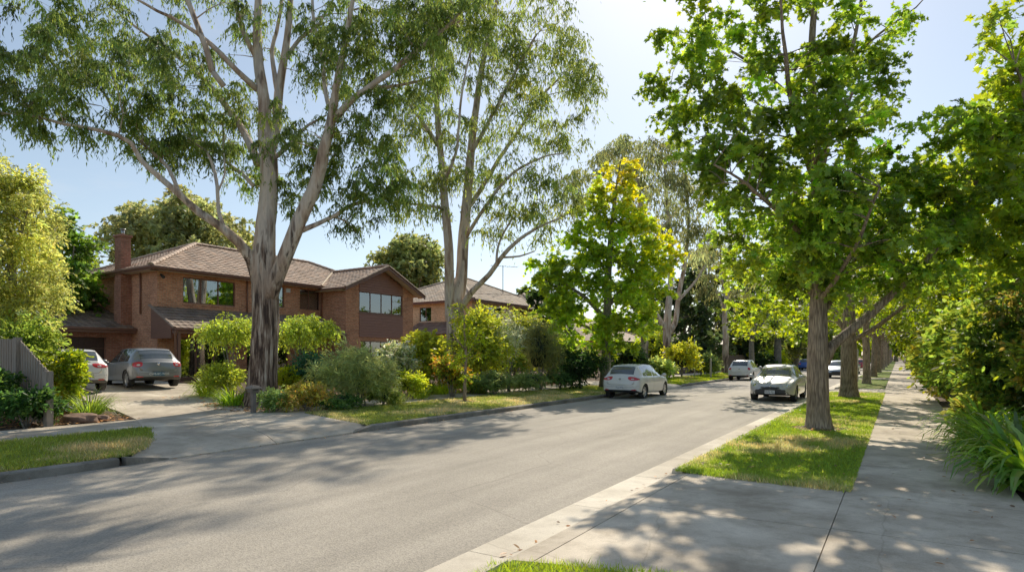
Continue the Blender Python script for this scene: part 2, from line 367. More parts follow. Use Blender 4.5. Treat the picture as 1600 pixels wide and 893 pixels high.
def grow(rng, mb, limbs, C, sides=12, thin=1.0, lump=.04, twigs=None):
    """limbs: arrays (x,y,z,r). Every clump centre gets a branch from the nearest wood."""
    NP, NR = [], []
    for L in limbs:
        q = catmull(L, .3); r = np.maximum(q[:, 3], .012)
        s = sides if r[0] > .12 else 8 if r[0] > .05 else 6
        w = np.cumsum(rng.normal(0, .012, (len(q), 3)), axis=0)*np.clip(np.arange(len(q))/8., 0, 1)[:, None]*(1.5 if r[0] < .15 else .6)
        pts = q[:, :3]+w
        mb.tube(pts, r, s, lump=lump if r[0] > .06 else 0, rng=rng)
        NP += list(pts); NR += list(r)
    nodes = np.array(NP); rad = np.array(NR); tw = twigs if twigs is not None else mb
    D = np.array([np.min(np.linalg.norm(nodes-c, axis=1)) for c in C])
    for i in np.argsort(D):
        c = C[i]; dv = c-nodes; dist = np.linalg.norm(dv, axis=1)
        cost = dist+1.1*np.maximum(0, -dv[:, 2]+.1)+.6*(rad < .012)-np.minimum(rad, .05)*3
        j = np.argmin(cost); s = nodes[j]; L = dist[j]
        if L < .15: continue
        r0 = min(rad[j]*.6, .008+.011*L)*thin; n = max(3, int(L/.32))
        m = s+(c-s)*.5+np.array([0, 0, .12*L])+rng.normal(0, .09, 3)*L
        t = np.linspace(0, 1, n)[:, None]; pts = s*(1-t)**2+2*m*t*(1-t)+c*t*t
        pts[1:-1] += rng.normal(0, .025, (n-2, 3))*min(1, L)
        rr = np.linspace(r0, max(.005, r0*.35), n); tw.tube(pts, rr, 5 if r0 > .02 else 4, cap=False)
        nodes = np.vstack([nodes, pts[1:]]); rad = np.concatenate([rad, rr[1:]])
def blob_clumps(rng, blobs, dens=1.0):
    C = []
    for (c, r, n) in blobs:
        d = unit(rng.normal(0, 1, (int(n*dens), 3))); q = rng.uniform(.15, 1, int(n*dens))**(1/2.3)
        C.append(np.asarray(c)+d*q[:, None]*np.asarray(r))
    return np.vstack(C)
def in_view(C, margin=60):
    d = -C[:, 0]*SN+C[:, 1]*CS
    return d
def tree(name, label, cat, base, limbs, blobs, leaf, seed, group=None, bark='bark', ncl=1.0, rc=.7, nt=9, nl=8, size=.13, kind='flat', tmpl=None,
         base_col=(.06,.12,.02), col2=None, colfn=None, droop=.3, sides=12, thin=1.0, cv=.22, filt=None, flat=.6, lump=.04):
    rng = np.random.default_rng(seed)
    base = np.asarray(base, float); root = empty(name, base, label=label, cat=cat, group=group)
    C = blob_clumps(rng, blobs, ncl)
    if filt is not None: C = C[filt(C)]
    wood = MB(); grow(rng, wood, limbs, C, sides, thin, lump, wood)
    wood.build('trunk', M[bark], root, smooth=True)
    R = rc*rng.uniform(.7, 1.25, len(C))
    pos, ax, nr, s, ci = clump_leaves(rng, C, R, nt, nl, size, kind, droop, flat=flat)
    ck = np.exp(rng.normal(0, cv, len(C)))[ci][:, None]
    col = tint(rng, len(pos), base_col)*ck
    if col2 is not None:
        mixn = np.clip(rng.normal(0, .35, len(C))[ci]+rng.normal(0, .2, len(pos))-.35, 0, 1)[:, None]; col = col*(1-mixn)+tint(rng, len(pos), col2)*mixn
    if colfn is not None: col = colfn(pos, col, rng)
    leaf_cloud('crown', tmpl or T_OVAL, pos, ax, nr, s, np.clip(col, .002, .8), M[leaf], root, rng)
    return root
def px_limb(d0, pts):  # traced on the photograph, standing at its distance; 3rd value moves towards/away
    out = []
    for (x, y, dd, r) in pts:
        d = d0+dd; p = P(x, y, d); out.append([*p, r*d/F])
    return np.array(out)
def px_blob(d0, x, y, rx, ry, n, dd=0, rd=None):
    d = d0+dd; k = d/F; rr = rx*k
    return (P(x, y, d), (rr, rd or max(1.2, rr), ry*k), n)

# generic street maple (spreading, forks at about 2.6 m)
def street_limbs(rng, base, h, fork, cr, r0, nl=5, spread=.75):
    b = np.asarray(base, float); L = []
    lean = rng.normal(0, .02, 2)
    tr = [[b[0]-.0, b[1], b[2]-.15, r0*1.55], [b[0], b[1], b[2]+.12, r0*1.2], [b[0], b[1], b[2]+.5, r0], [b[0]+lean[0]*fork, b[1]+lean[1]*fork, b[2]+fork, r0*.88]]
    top = [b[0]+rng.normal(0, .3), b[1]+rng.normal(0, .3), b[2]+h*.75]
    tr += [[(tr[-1][0]+top[0])/2, (tr[-1][1]+top[1])/2, b[2]+(fork+h*.75)/2, r0*.5], [*top, r0*.15]]
    L.append(np.array(tr)); a0 = rng.uniform(0, 6)
    for i in range(nl):
        a = a0+i*2*PI/nl+rng.normal(0, .3); z = b[2]+fork*rng.uniform(.85, 1.25); e = cr*spread*rng.uniform(.7, 1.1); zz = b[2]+fork+(h-fork)*rng.uniform(.3, .75)
        s = [b[0]+lean[0]*fork, b[1]+lean[1]*fork, z]; en = [s[0]+math.cos(a)*e, s[1]+math.sin(a)*e, zz]
        md = [s[0]+math.cos(a)*e*.45, s[1]+math.sin(a)*e*.45, z+(zz-z)*.38]
        L.append(np.array([[*s, r0*.34], [*md, r0*.24], [*en, r0*.08]]))
    return L
def street_blobs(rng, base, h, fork, cr, n=60, nb=9):
    b = np.asarray(base, float); B = [((b[0], b[1], b[2]+(h+fork)/2+.3), (cr*.75, cr*.75, (h-fork)*.48), n//4)]
    for i in range(nb):
        a = i*2.4+rng.normal(0, .3); q = rng.uniform(.45, .8); z = fork+.5+(h-fork-1)*((i+.5)/nb)
        w = 1-.55*max(0, (z-fork)/(h-fork)-.35)
        B.append(((b[0]+math.cos(a)*cr*q*w, b[1]+math.sin(a)*cr*q*w, b[2]+z), (cr*.42, cr*.42, (h-fork)*.17), n//nb))
    return B
def shrub(name, label, cat, base, r, seed, col, n=26, nt=8, nl=7, size=.08, kind='any', tmpl=None, group=None, leaf='leaf', core=True, col2=None, stems=5, droop=.15, lobes=9, rc=None, z0=0.0, bark='barkgrey', cv=.22):
    rng = np.random.default_rng(seed); base = np.asarray(base, float); r = np.asarray(r, float)*[1.15,1.15,1.05]; n = int(n*1.7); col = np.array(col)*(1.35 if max(col) < .2 else 1.05)
    root = empty(name, base, label=label, cat=cat, group=group)
    st = MB(); c0 = base+[0, 0, z0+r[2]]
    LB = []
    for i in range(lobes):
        d = unit(rng.normal(0, 1, 3)); d[2] = abs(d[2])*.9-.25 if rng.random() < .8 else d[2]
        LB.append((c0+d*r*.52, r*rng.uniform(.36, .56), max(2, n//lobes)))
    C = blob_clumps(rng, LB)
    C[:, 2] = np.maximum(C[:, 2], base[2]+z0+.12)
    for i in range(stems):
        e = C[rng.integers(len(C))]; s = base+[rng.normal(0, .06), rng.normal(0, .06), -.05]
        rr = .012+.02*r[2]
        st.tube(catmull([s, s+(e-s)*[.3,.3,.5], e], .25), np.linspace(rr, .006, len(catmull([s, s+(e-s)*[.3,.3,.5], e], .25))), 5)
    st.build('stems', M[bark], root, smooth=True)
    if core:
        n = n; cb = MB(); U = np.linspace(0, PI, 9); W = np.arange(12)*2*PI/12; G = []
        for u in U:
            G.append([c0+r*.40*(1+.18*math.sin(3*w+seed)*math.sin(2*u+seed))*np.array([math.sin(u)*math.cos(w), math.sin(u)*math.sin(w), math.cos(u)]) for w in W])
        cb.grid(G, closed=True); cb.build('shade_core', M['innergreen'], root, smooth=True)
    rcc = rc or .38*float(r.mean())
    R = rcc*rng.uniform(.7, 1.3, len(C))
    pos, ax, nr, s, ci = clump_leaves(rng, C, R, nt, nl, size*1.5, kind, droop)
    pos[:, 2] = np.maximum(pos[:, 2], base[2]+.02)
    cc = tint(rng, len(pos), col)*np.exp(rng.normal(0, cv, len(C)))[ci][:, None]
    if col2 is not None:
        mn = (rng.random(len(pos)) < np.clip(rng.normal(.3, .3, len(C))[ci], 0, 1))[:, None]; cc = np.where(mn, tint(rng, len(pos), col2), cc)
    leaf_cloud('foliage', tmpl or T_OVAL, pos, ax, nr, s, cc, M[leaf], root, rng)
    return root
M['innergreen'] = simple('shade dark bush core', (.012,.020,.008), .95, var=.5, scale=8)  # near-black green paints the bush's inner shade on an added solid core
def strappy(name, label, cat, base, n, length, width, seed, col, group=None, up=1.0, rad=.25, col2=None, seg=6, stalks=0):
    """clump of arching strap leaves"""
    rng = np.random.default_rng(seed); base = np.asarray(base, float); root = empty(name, base, label=label, cat=cat, group=group)
    a = rng.uniform(0, 2*PI, n); L = length*rng.uniform(.55, 1.15, n); q = rad*np.sqrt(rng.random(n)); el = np.clip(rng.normal(1.05, .28, n)*up, .25, 1.5)
    b = np.stack([q*np.cos(a), q*np.sin(a), np.zeros(n)], 1)
    dirh = np.stack([np.cos(a), np.sin(a), 0*a], 1); side = np.stack([-np.sin(a), np.cos(a), 0*a], 1)
    sag = rng.uniform(.7, 1.7, n)
    V = []; p = b.copy(); ang = el.copy(); w = width*rng.uniform(.7, 1.2, n)
    prof = [.7, 1, 1, .9, .7, .42, .05] if seg == 6 else list(np.linspace(1, .05, seg+1))
    for i in range(seg+1):
        V.append(p-side*(w*prof[i]/2)[:, None]); V.append(p+side*(w*prof[i]/2)[:, None])
        st = (L/seg)[:, None]; p = p+st*(dirh*np.cos(ang)[:, None]+np.array([0, 0, 1.0])*np.sin(ang)[:, None]); p[:, 2] = np.maximum(p[:, 2], .02); ang = ang-sag*(i+1)/seg*.55
    V = np.stack(V, 1).reshape(-1, 3); k = 2*(seg+1)
    f = np.concatenate([[2*i, 2*i+1, 2*i+3, 2*i+2] for i in range(seg)])
    loops = (np.arange(n)[:, None]*k+f[None]).ravel(); c = np.repeat(tint(rng, n, col, .28), seg, 0)
    if col2 is not None:
        mk = np.repeat(rng.random(n) < .18, seg)[:, None]; c = np.where(mk, np.repeat(tint(rng, n, col2), seg, 0), c)
    np_obj('leaves', V, loops, np.full(n*seg, 4), M['strap'] if name == 'agapanthus' else M['leaf'], root, col=c, smooth=False)
    return root
# ------------------------------------------------------------------ world, sun, camera
SUN_EL = math.radians(43); SUN_AZ = math.radians(17.0)   # azimuth: degrees left of the road's direction (+Y)
sdir = Vector((-math.sin(SUN_AZ)*math.cos(SUN_EL), math.cos(SUN_AZ)*math.cos(SUN_EL), math.sin(SUN_EL)))
w = bpy.data.worlds.new('World'); sc.world = w; w.use_nodes = True; nt = w.node_tree; nt.nodes.clear()
sky = nt.nodes.new('ShaderNodeTexSky'); sky.sky_type = 'NISHITA'; sky.sun_disc = False; sky.sun_elevation = SUN_EL; sky.sun_rotation = -SUN_AZ
sky.air_density = 1.0; sky.dust_density = .65; sky.ozone_density = 1.6; sky.altitude = 50
tc = nt.nodes.new('ShaderNodeTexCoord'); mp = N(nt, 'ShaderNodeMapping'); mp.inputs['Scale'].default_value = (1.0, 1.0, 3.2); nt.links.new(tc.outputs['Generated'], mp.inputs[0])
cn = noise(nt, mp.outputs[0], 2.6, 9, .62); cr = ramp(nt, cn.outputs[0], [(.56, (0,0,0)), (.85, (.32,.32,.32))])
hs = N(nt, 'ShaderNodeHueSaturation', Saturation=.82, Hue=.492); nt.links.new(sky.outputs[0], hs.inputs['Color'])
cm = mixc(nt, cr.outputs[0], hs.outputs[0], (6.6, 6.6, 6.6))
bg = N(nt, 'ShaderNodeBackground', Strength=.132); nt.links.new(cm, bg.inputs[0]); wo = nt.nodes.new('ShaderNodeOutputWorld'); nt.links.new(bg.outputs[0], wo.inputs[0])
sl = bpy.data.lights.new('sun', 'SUN'); sl.energy = 5.0; sl.angle = math.radians(.55); sl.color = (1, .885, .71)
so = bpy.data.objects.new('sun', sl); COL.objects.link(so); so.rotation_euler = sdir.to_track_quat('Z', 'Y').to_euler(); so.location = (0, 0, 60)
cam = bpy.data.cameras.new('camera'); co = bpy.data.objects.new('camera', cam); COL.objects.link(co); sc.camera = co
co.location = (0, 0, EYE); co.rotation_euler = (PI/2, 0, YAW); cam.sensor_width = 36; cam.lens = F/1600*36; cam.shift_y = (HY-446.5)/1600; cam.clip_end = 6000; cam.clip_start = .05
sc.view_settings.view_transform = 'Standard'; sc.view_settings.look = 'None'; sc.view_settings.exposure = 0; sc.view_settings.gamma = 1.15
cy = sc.cycles; cy.use_denoising = True; cy.max_bounces = 9; cy.diffuse_bounces = 6; cy.glossy_bounces = 3; cy.transmission_bounces = 4; cy.transparent_max_bounces = 12; cy.sample_clamp_indirect = 6
cy.use_adaptive_sampling = True; cy.adaptive_threshold = .02; cy.caustics_reflective = False; cy.caustics_refractive = False

# ------------------------------------------------------------------ ground, road, kerbs, paths
def strip(name, xs, y0, y1, mat, dz=0.0, ystep=20, kind='structure', zf=hgt):
    ys = np.arange(y0, y1+.01, ystep); xs = np.array(xs, float)
    G = [[(x, y, zf(x)+dz) for x in xs] for y in ys]
    mb = MB(); mb.grid(G); o = mb.build(name, mat, smooth=False); return tag(o, kind=kind)
gx = sorted(set(HX+[-45, -20, -12.5, 60, -7, -200])); gx = [-1500]+gx+[1500]
def gz(x): return hgt(x)-.05-(.06 if -11.2 < x < -2.8 else 0)
strip('ground', gx, -300, 2600, M['soil'], 0, 50, zf=gz)
strip('road', [-11.0, -10.0, -8.6, -7.2, -5.6, -4.2, -3.4], -60, 900, M['asphalt'], 0, 30, zf=lambda x: .0+.05*(1-((x+7.2)/3.8)**2))
road_edge = 0
# crossovers on the far side: driveway near y 5.3..10.2 at the kerb, second at 30.6..35.2
def slab(mb, pts, th=.05, c=(1,1,1)):
    n = len(pts); b = len(mb.v)
    mb.poly(pts, 0, c)
    for i in range(n):
        p, q = pts[i], pts[(i+1) % n]; mb.poly([p, (p[0], p[1], p[2]-th), (q[0], q[1], q[2]-th), q], 0, c)
rg = np.random.default_rng(5)
def gray(v=.08): k = 1+rg.normal(0, v); return (k, k, k*.985)
# far kerb stones
kb = MB(); gaps = [(4.9, 10.6), (30.2, 36.4), (62, 66.5), (92, 96)]
def ingap(y0, y1, G): return any(y0 < b-.01 and y1 > a+.01 for a, b in G)
def kerb_run(mb, ya, yb, xa, xb, top, drop=.0):
    y = ya
    while y < yb-.2:
        e = min(y+2.4, yb); c = gray(.12); g = .009
        pr = [(xa, -.1), (xa, top-.02), (xa-.02 if xb < xa else xa+.02, top), (xb, top+.005), (xb, -.1)]
        A = [(p[0], y+g, p[1]) for p in pr]; B = [(p[0], e-g, p[1]) for p in pr]
        for i in range(4):
            mb.poly([A[i], B[i], B[i+1], A[i+1]] if xb > xa else [A[i+1], B[i+1], B[i], A[i]], 0, c)
        mb.poly(A, 0, c); mb.poly(B[::-1], 0, c); y = e
edges = [-60]+[v for g in gaps for v in g]+[400]
for i in range(0, len(edges), 2): kerb_run(kb, edges[i], edges[i+1], -10.95, -11.12, .135)
for a, b in gaps:  # tapering end stones
    for (ya, yb, za, zb) in ((a, a+.7, .135, .03), (b-.7, b, .03, .135)):
        c = gray(); v = [(-10.95, ya, -.1), (-11.12, ya, -.1), (-11.12, yb, -.1), (-10.95, yb, -.1), (-10.95, ya, za), (-11.12, ya, za), (-11.12, yb, zb), (-10.95, yb, zb)]
        kb.hexa(v, 0, c)
tag(kb.build('far_kerb', M['kerb'], col=True), kind='structure')
# near gutter tray and low kerb
gt = MB(); y = -6.0
NG = [(4.2, 9.0), (32.2, 37.0), (52, 55.5), (80, 84)]
while y < 260:
    e = y+2.1; c = gray(.03); g = .004
    X = [-3.42, -3.4, -3.02, -2.90]; Z = [.0, .012, -.004+.02, .05]
    if not ingap(y, e, NG): Z = [.0, .012, .012, .115]
    for i in range(3): gt.poly([(X[i], y+g, Z[i]), (X[i+1], y+g, Z[i+1]), (X[i+1], e-g, Z[i+1]), (X[i], e-g, Z[i])], 0, c)
    y = e
tag(gt.build('near_gutter', M['concrete_light'], col=True), kind='structure')
ks = MB()
e2 = [-30]+[v for g in NG for v in g]+[260]
for i in range(0, len(e2), 2):
    y = e2[i]
    while y < e2[i+1]-.2:
        e = min(y+2.1, e2[i+1]); c = gray(.07); g = .006
        P4 = [(-2.93, .02), (-2.90, .125), (-2.76, .135), (-2.74, .05)]
        for j in range(3): ks.poly([(P4[j][0], y+g, P4[j][1]), (P4[j+1][0], y+g, P4[j+1][1]), (P4[j+1][0], e-g, P4[j+1][1]), (P4[j][0], e-g, P4[j][1])], 0, c)
        for yy in (y+g, e-g): ks.poly([(p[0], yy, p[1]) for p in P4], 0, c)
        y = e
tag(ks.build('near_kerb', M['concrete_light'], col=True), kind='structure')
# near footpath slabs + crossovers
fp = MB(); y = 9.2; ys = [9.2]
lst = [-8.0, -4.2, -.6, 3.2, 6.75, 8.65]; k = 8.65
while k < 250: k += 2.35 if k < 80 else 6; lst.append(k)
for a, b in zip(lst[:-1], lst[1:]):
    c = gray(.07); g = .010; slab(fp, [(-.56, a+g, .127), (1.25, a+g, .133), (1.25, b-g, .133), (-.56, b-g, .127)], .06, c)
tag(fp.build('near_footpath', M['concrete'], col=True), kind='structure')
ap = MB(); g = .007
for (a, b) in NG:
    mid = (a+b)/2 if a > 10 else 6.7
    for (y0, y1) in ((a+.02, mid), (mid, b-.06)):
        s0 = s1 = 0
        c = gray(.05)
        slab(ap, [(-2.90, y0+g+s0, .055), (-2.62, y0+g+s0*.6, .10), (-2.62, y1-g+s1*.6, .10), (-2.90, y1-g+s1, .055)], .06, c)
        c = gray(.05)
        slab(ap, [(-2.608, y0+g+s0*.6, .10), (-.57, y0+g, .127), (-.57, y1-g, .127), (-2.608, y1-g+s1*.6, .10)], .06, c)
tag(ap.build('near_driveway', M['concrete'], col=True), kind='structure')
# near verge turf (stops at each crossover)
vt = MB()
def turf_patch(mb, x0, x1, ya, yb, ra=0, rb=0, n=8, zoff=.012):
    xs = np.linspace(x0, x1, 7); S = np.linspace(0, 1, max(3, int((yb-ya)/1.5)+2)); G = []
    for s in S:
        G.append([(x, (ya+ra*((x1-x)/(x1-x0))**2)*(1-s)+(yb-rb*((x1-x)/(x1-x0))**2)*s, hgt(x)+zoff) for x in xs])
    mb.grid(G)
NV = [(-25, 4.62), (8.72, 32.4), (36.9, 52.2), (55.4, 80.2), (83.9, 260)]
for i, (a, b) in enumerate(NV): turf_patch(vt, -2.76, -.58, a, b, .25 if i else 0, .35 if i == 0 else .3)
tag(vt.build('near_verge', M['turfgreen'], smooth=False), kind='structure')
# far verge
fv = MB(); FV = []
def far_poly(poly):
    FV.append(poly); mb = MB()
def far_patch(a_k, a_f, b_k, b_f, flare=.8):
    xs = np.linspace(-11.13, -14.4, 8); G = []
    S = np.linspace(0, 1, max(3, int((b_k-a_k)/1.5)+2))
    for s in S:
        row = []
        for x in xs:
            u = (-11.13-x)/(14.4-11.13); ya = a_k+(a_f-a_k)*u; yb = b_k+(b_f-b_k)*u**.7
            row.append((x, ya*(1-s)+yb*s, hgt(x)+.012))
        G.append(row)
    fv.grid(G)
FVS = [(-40, -40, 5.0, 6.9), (10.5, 11.2, 30.3, 30.9), (36.3, 35.4, 62.1, 62.6), (66.4, 66, 92.1, 92.4), (95.9, 95.7, 400, 400)]
for q in FVS: far_patch(*q)
tag(fv.build('far_verge', M['turf']), kind='structure')
# far footpath
ff = MB(); y = -20.0
while y < 260:
    st = 3.4 if y < 80 else 9; c = gray(.06); e = y+st
    slab(ff, [(-14.42, y+.008, .204), (-16.2, y+.008, .244), (-16.2, e-.008, .244), (-14.42, e-.008, .204)][::-1], .05, c); y = e
tag(ff.build('far_footpath', M['concrete'], col=True), kind='structure')
# driveways (drape over the verge and rise to the house)
dv = MB()
def drive(rows, zo=.010):
    """rows: (x, y_left, y_right) from kerb to house"""
    for (xa, l0, r0), (xb, l1, r1) in zip(rows[:-1], rows[1:]):
        c = gray(.05); n = max(1, int(abs(xb-xa)/1.2)); m0, m1 = (l0+r0)/2, (l1+r1)/2
        for side in (0, 1):
            cc = gray(.05)
            for i in range(n):
                t0, t1 = i/n, (i+1)/n; g = .010
                X0, X1 = xa+(xb-xa)*t0, xa+(xb-xa)*t1
                def L(t): 
                    a = l0+(l1-l0)*t; b = r0+(r1-r0)*t; mm = (a+b)/2
                    return (a, mm-g) if side == 0 else (mm+g, b)
                (a0, b0), (a1, b1) = L(t0), L(t1)
                z0, z1 = hgt(X0)+zo, hgt(X1)+zo
                if abs(X0-KL) < .02: z0 = .025
                e = .0 if i < n-1 else .010
                slab(dv, [(X0, a0, z0), (X1+e, a1, z1), (X1+e, b1, z1), (X0, b0, z0)][::-1], .07, cc)
drive([(-10.96, 4.95, 10.65), (-11.5, 5.25, 10.6), (-12.4, 5.75, 10.75), (-14.4, 6.8, 11.15), (-16.25, 7.5, 11.4), (-18.5, 8.0, 12.1), (-21, 8.4, 13.2), (-24, 8.4, 14.0), (-27.2, 8.6, 14.2), (-31.7, 8.9, 14.4)])
drive([(-10.96, 30.2, 36.3), (-11.5, 30.4, 36.1), (-14.4, 30.9, 35.4), (-16.25, 31.0, 35.2), (-22, 31.2, 35)])
drive([(-10.96, 62, 66.5), (-14.4, 62.6, 66), (-22, 62.6, 66)])
tag(dv.build('brick_house_driveway', M['concrete'], col=True), kind='structure')
# garden bed soil edge stays the ground sheet; lawn behind right path
# ------------------------------------------------------------------ turf blades
def vnoise(x, y, s, seed):
    r = np.random.default_rng(seed); T = r.random((64, 64)); X = x/s; Y = y/s; i = np.floor(X).astype(int); j = np.floor(Y).astype(int); fx = X-i; fy = Y-j
    fx = fx*fx*(3-2*fx); fy = fy*fy*(3-2*fy); g = lambda a, b: T[a % 64, b % 64]
    return (g(i, j)*(1-fx)+g(i+1, j)*fx)*(1-fy)+(g(i, j+1)*(1-fx)+g(i+1, j+1)*fx)*fy
def blades(name, n, sampler, h, seed, green, dry, dryness, wmin=.004):
    r = np.random.default_rng(seed); x, y = sampler(r, n); n = len(x)
    nz = .6*vnoise(x, y, 1.7, seed)+.4*vnoise(x, y, .45, seed+1)
    z = np.interp(x, HX, HZ)+.008; d = np.maximum(3, -x*SN+y*CS)
    H = h*np.exp(r.normal(0, .3, n))*(.55+.9*nz); W = np.maximum(wmin, d*.00075)*r.uniform(.8, 1.5, n)
    a = r.uniform(0, 2*PI, n); le = r.uniform(.1, .9, n)*H; b = r.uniform(0, 2*PI, n)
    base = np.stack([x, y, z], 1); s = np.stack([np.cos(a), np.sin(a), 0*a], 1)*W[:, None]
    tip = base+np.stack([np.cos(b)*le, np.sin(b)*le, H], 1)
    V = np.stack([base-s, base+s, tip], 1).reshape(-1, 3)
    k = np.clip((nz-dryness)*4+r.normal(0, .35, n), 0, 1)[:, None]
    c = tint(r, n, green, .25)*(1-k)+tint(r, n, dry, .25)*k
    o = np_obj(name, V, np.arange(3*n), np.full(n, 3), M['grass'], col=c); tag(o, kind='stuff'); return o
def samp_near(r, n):
    y = 8.6+(36-8.6)*r.random(n)**1.7; x = r.uniform(-2.84, -.5, n)
    u = (-.58-x)/2.2; ok = (y > 8.7+.25*u**2+r.normal(0, .04, n)) & ((y < 32.3) | (y > 36.9)) 
    ok &= ~((np.hypot(x+1.58, y-15.9) < .55+.25*r.random(n)))
    return x[ok], y[ok]
def samp_patch(r, n):
    x = r.uniform(-2.84, -.5, n); y = r.uniform(2.0, 4.8, n); u = (-.58-x)/2.18
    ok = y < 4.64-.5*u**4+r.normal(0, .03, n); return x[ok], y[ok]
o = blades('grass', 150000, samp_near, .042, 11, (.18,.27,.045), (.46,.41,.19), .60)
tag(o, 'short green grass on the verge around the big maple', 'grass')
o = blades('grass', 26000, samp_patch, .045, 12, (.22,.31,.045), (.45,.42,.16), .72, .003)
tag(o, 'bright green grass tuft patch at the near gutter', 'grass')
def samp_farl(r, n):
    x = r.uniform(-14.45, -11.1, n); u = (-11.13-x)/3.27; y = r.uniform(-1, 7, n); ok = y < 5.0+1.9*u**.7+r.normal(0, .05, n); return x[ok], y[ok]
def samp_farr(r, n):
    x = r.uniform(-14.45, -11.1, n); u = (-11.13-x)/3.27; y = 10.3+20*r.random(n)**1.3; ok = (y > 10.5+.7*u+r.normal(0, .05, n)) & (y < 30.4)
    ok &= ~(np.hypot(x+13.4, y-17.4) < .35+.3*r.random(n)); return x[ok], y[ok]
tag(blades('grass', 60000, samp_farl, .05, 13, (.16,.21,.04), (.42,.35,.17), .48), 'green lawn strip left of the brick house driveway', 'grass')
tag(blades('grass', 70000, samp_farr, .04, 14, (.19,.24,.055), (.48,.42,.21), .46), 'patchy dry lawn strip across the road', 'grass')
def samp_far2(r, n):
    x = r.uniform(-14.45, -11.1, n); y = r.uniform(36, 62, n); return x, y
tag(blades('grass', 26000, samp_far2, .06, 15, (.2,.27,.04), (.45,.38,.15), .6), 'sunlit lawn strip beyond the white hatchback', 'grass')
# leaf litter
def litter(name, n, samp, seed, label, s=.05, zo=.02, zf=None):
    r = np.random.default_rng(seed); x, y = samp(r, n); n = len(x); z = np.interp(x, HX, HZ)+zo if zf is None else zf(x)
    pos = np.stack([x, y, z+r.random(n)*.015], 1); ax = unit(r.normal(0, 1, (n, 3))*[1,1,.15]); nr = unit(r.normal(0, .25, (n, 3))+[0,0,1])
    c = np.where((r.random(n) < .5)[:, None], tint(r, n, (.12,.08,.05), .4), tint(r, n, (.28,.18,.09), .35))
    o = leaf_cloud(name, T_OVAL, pos, ax, nr, s*np.exp(r.normal(0, .35, n)), c, M['leaf'], None, r); return tag(o, label, 'leaves', kind='stuff')
litter('fallen_leaves', 260, lambda r, n: (r.uniform(-2.8, -.6, n), 9.4+16*r.random(n)**1.4), 21, 'scattered dry leaves on the near verge', .06, .04)
litter('fallen_leaves', 9000, lambda r, n: (-16.35-r.random(n)**1.5*5, r.uniform(10.5, 34, n)), 22, 'brown leaf mulch along the garden edge', .07, .0)
litter('fallen_leaves', 1500, lambda r, n: (-16.35-r.random(n)*3, r.uniform(4.2, 7.6, n)), 25, 'dry mulch beside the paling fence', .07, .0)
litter('fallen_leaves', 150, lambda r, n: (-2.97+r.normal(0, .05, n), r.uniform(3, 30, n)), 23, 'brown leaves caught in the near gutter', .045, .0, lambda x: x*0+.03)
litter('fallen_leaves', 300, lambda r, n: (-10.88+abs(r.normal(0, .09, n)), r.uniform(0, 40, n)), 24, 'brown leaves against the far kerb', .05, .0, lambda x: x*0+.02)
def ring(cx, cy, R): return lambda r, n: (lambda a, q: (cx+np.cos(a)*q, cy+np.sin(a)*q))(r.uniform(0, 2*PI, n), .2+R*r.random(n)**.8)
litter('fallen_leaves', 900, ring(-1.58, 15.95, .75), 27, 'brown litter ring around the big maple trunk', .045, .005)
litter('fallen_leaves', 500, ring(-1.72, 28.6, .7), 28, 'brown litter ring around the second maple trunk', .055, .005)
litter('fallen_leaves', 1400, ring(-17.0, 11.6, 1.6), 30, 'shed bark and leaves around the base of the big gum', .09, .005)
litter('fallen_leaves', 500, ring(-13.4, 17.4, .6), 29, 'mulch ring around the sapling', .05, .005)
litter('fallen_leaves', 60, lambda r, n: (r.uniform(-.5, 1.2, n), r.uniform(5, 20, n)), 26, 'few dry leaves on the near footpath', .05, .01)
# ------------------------------------------------------------------ houses
A3 = lambda *a: np.array(a, float)
def wall(mb, o, u, length, v0, v1, openings, reveal=.12, m=0):
    """vertical wall: origin o, horizontal direction u, outward normal = u x z; openings (u0,u1,z0,z1) absolute z"""
    o = np.asarray(o, float); u = np.asarray(u, float); n = np.cross(u, [0, 0, 1.0])
    us = sorted({0, length, *[q for a in openings for q in a[:2]]}); vs = sorted({v0, v1, *[q for a in openings for q in a[2:4]]})
    pt = lambda a, z, d=0: (o[0]+u[0]*a-n[0]*d, o[1]+u[1]*a-n[1]*d, z)
    for a, b in zip(us[:-1], us[1:]):
        for c, d in zip(vs[:-1], vs[1:]):
            if any(q[0] <= a+1e-6 and q[1] >= b-1e-6 and q[2] <= c+1e-6 and q[3] >= d-1e-6 for q in openings): continue
            mb.poly([pt(a, c), pt(b, c), pt(b, d), pt(a, d)], m)
    for (a, b, c, d) in openings:
        R = reveal
        mb.poly([pt(a, c), pt(a, c, R), pt(a, d, R), pt(a, d)][::-1], m); mb.poly([pt(b, c), pt(b, c, R), pt(b, d, R), pt(b, d)], m)
        mb.poly([pt(a, c), pt(a, c, R), pt(b, c, R), pt(b, c)], m); mb.poly([pt(a, d), pt(a, d, R), pt(b, d, R), pt(b, d)][::-1], m)
def obox(mb, o, u, a0, a1, z0, z1, d0, d1, m=0):
    """box along wall direction; d = distance outward"""
    o = np.asarray(o, float); u = np.asarray(u, float); n = np.cross(u, [0, 0, 1.0])
    q = lambda a, d, z: (o[0]+u[0]*a+n[0]*d, o[1]+u[1]*a+n[1]*d, z)
    mb.hexa([q(a0, d1, z0), q(a1, d1, z0), q(a1, d0, z0), q(a0, d0, z0), q(a0, d1, z1), q(a1, d1, z1), q(a1, d0, z1), q(a0, d0, z1)], m)
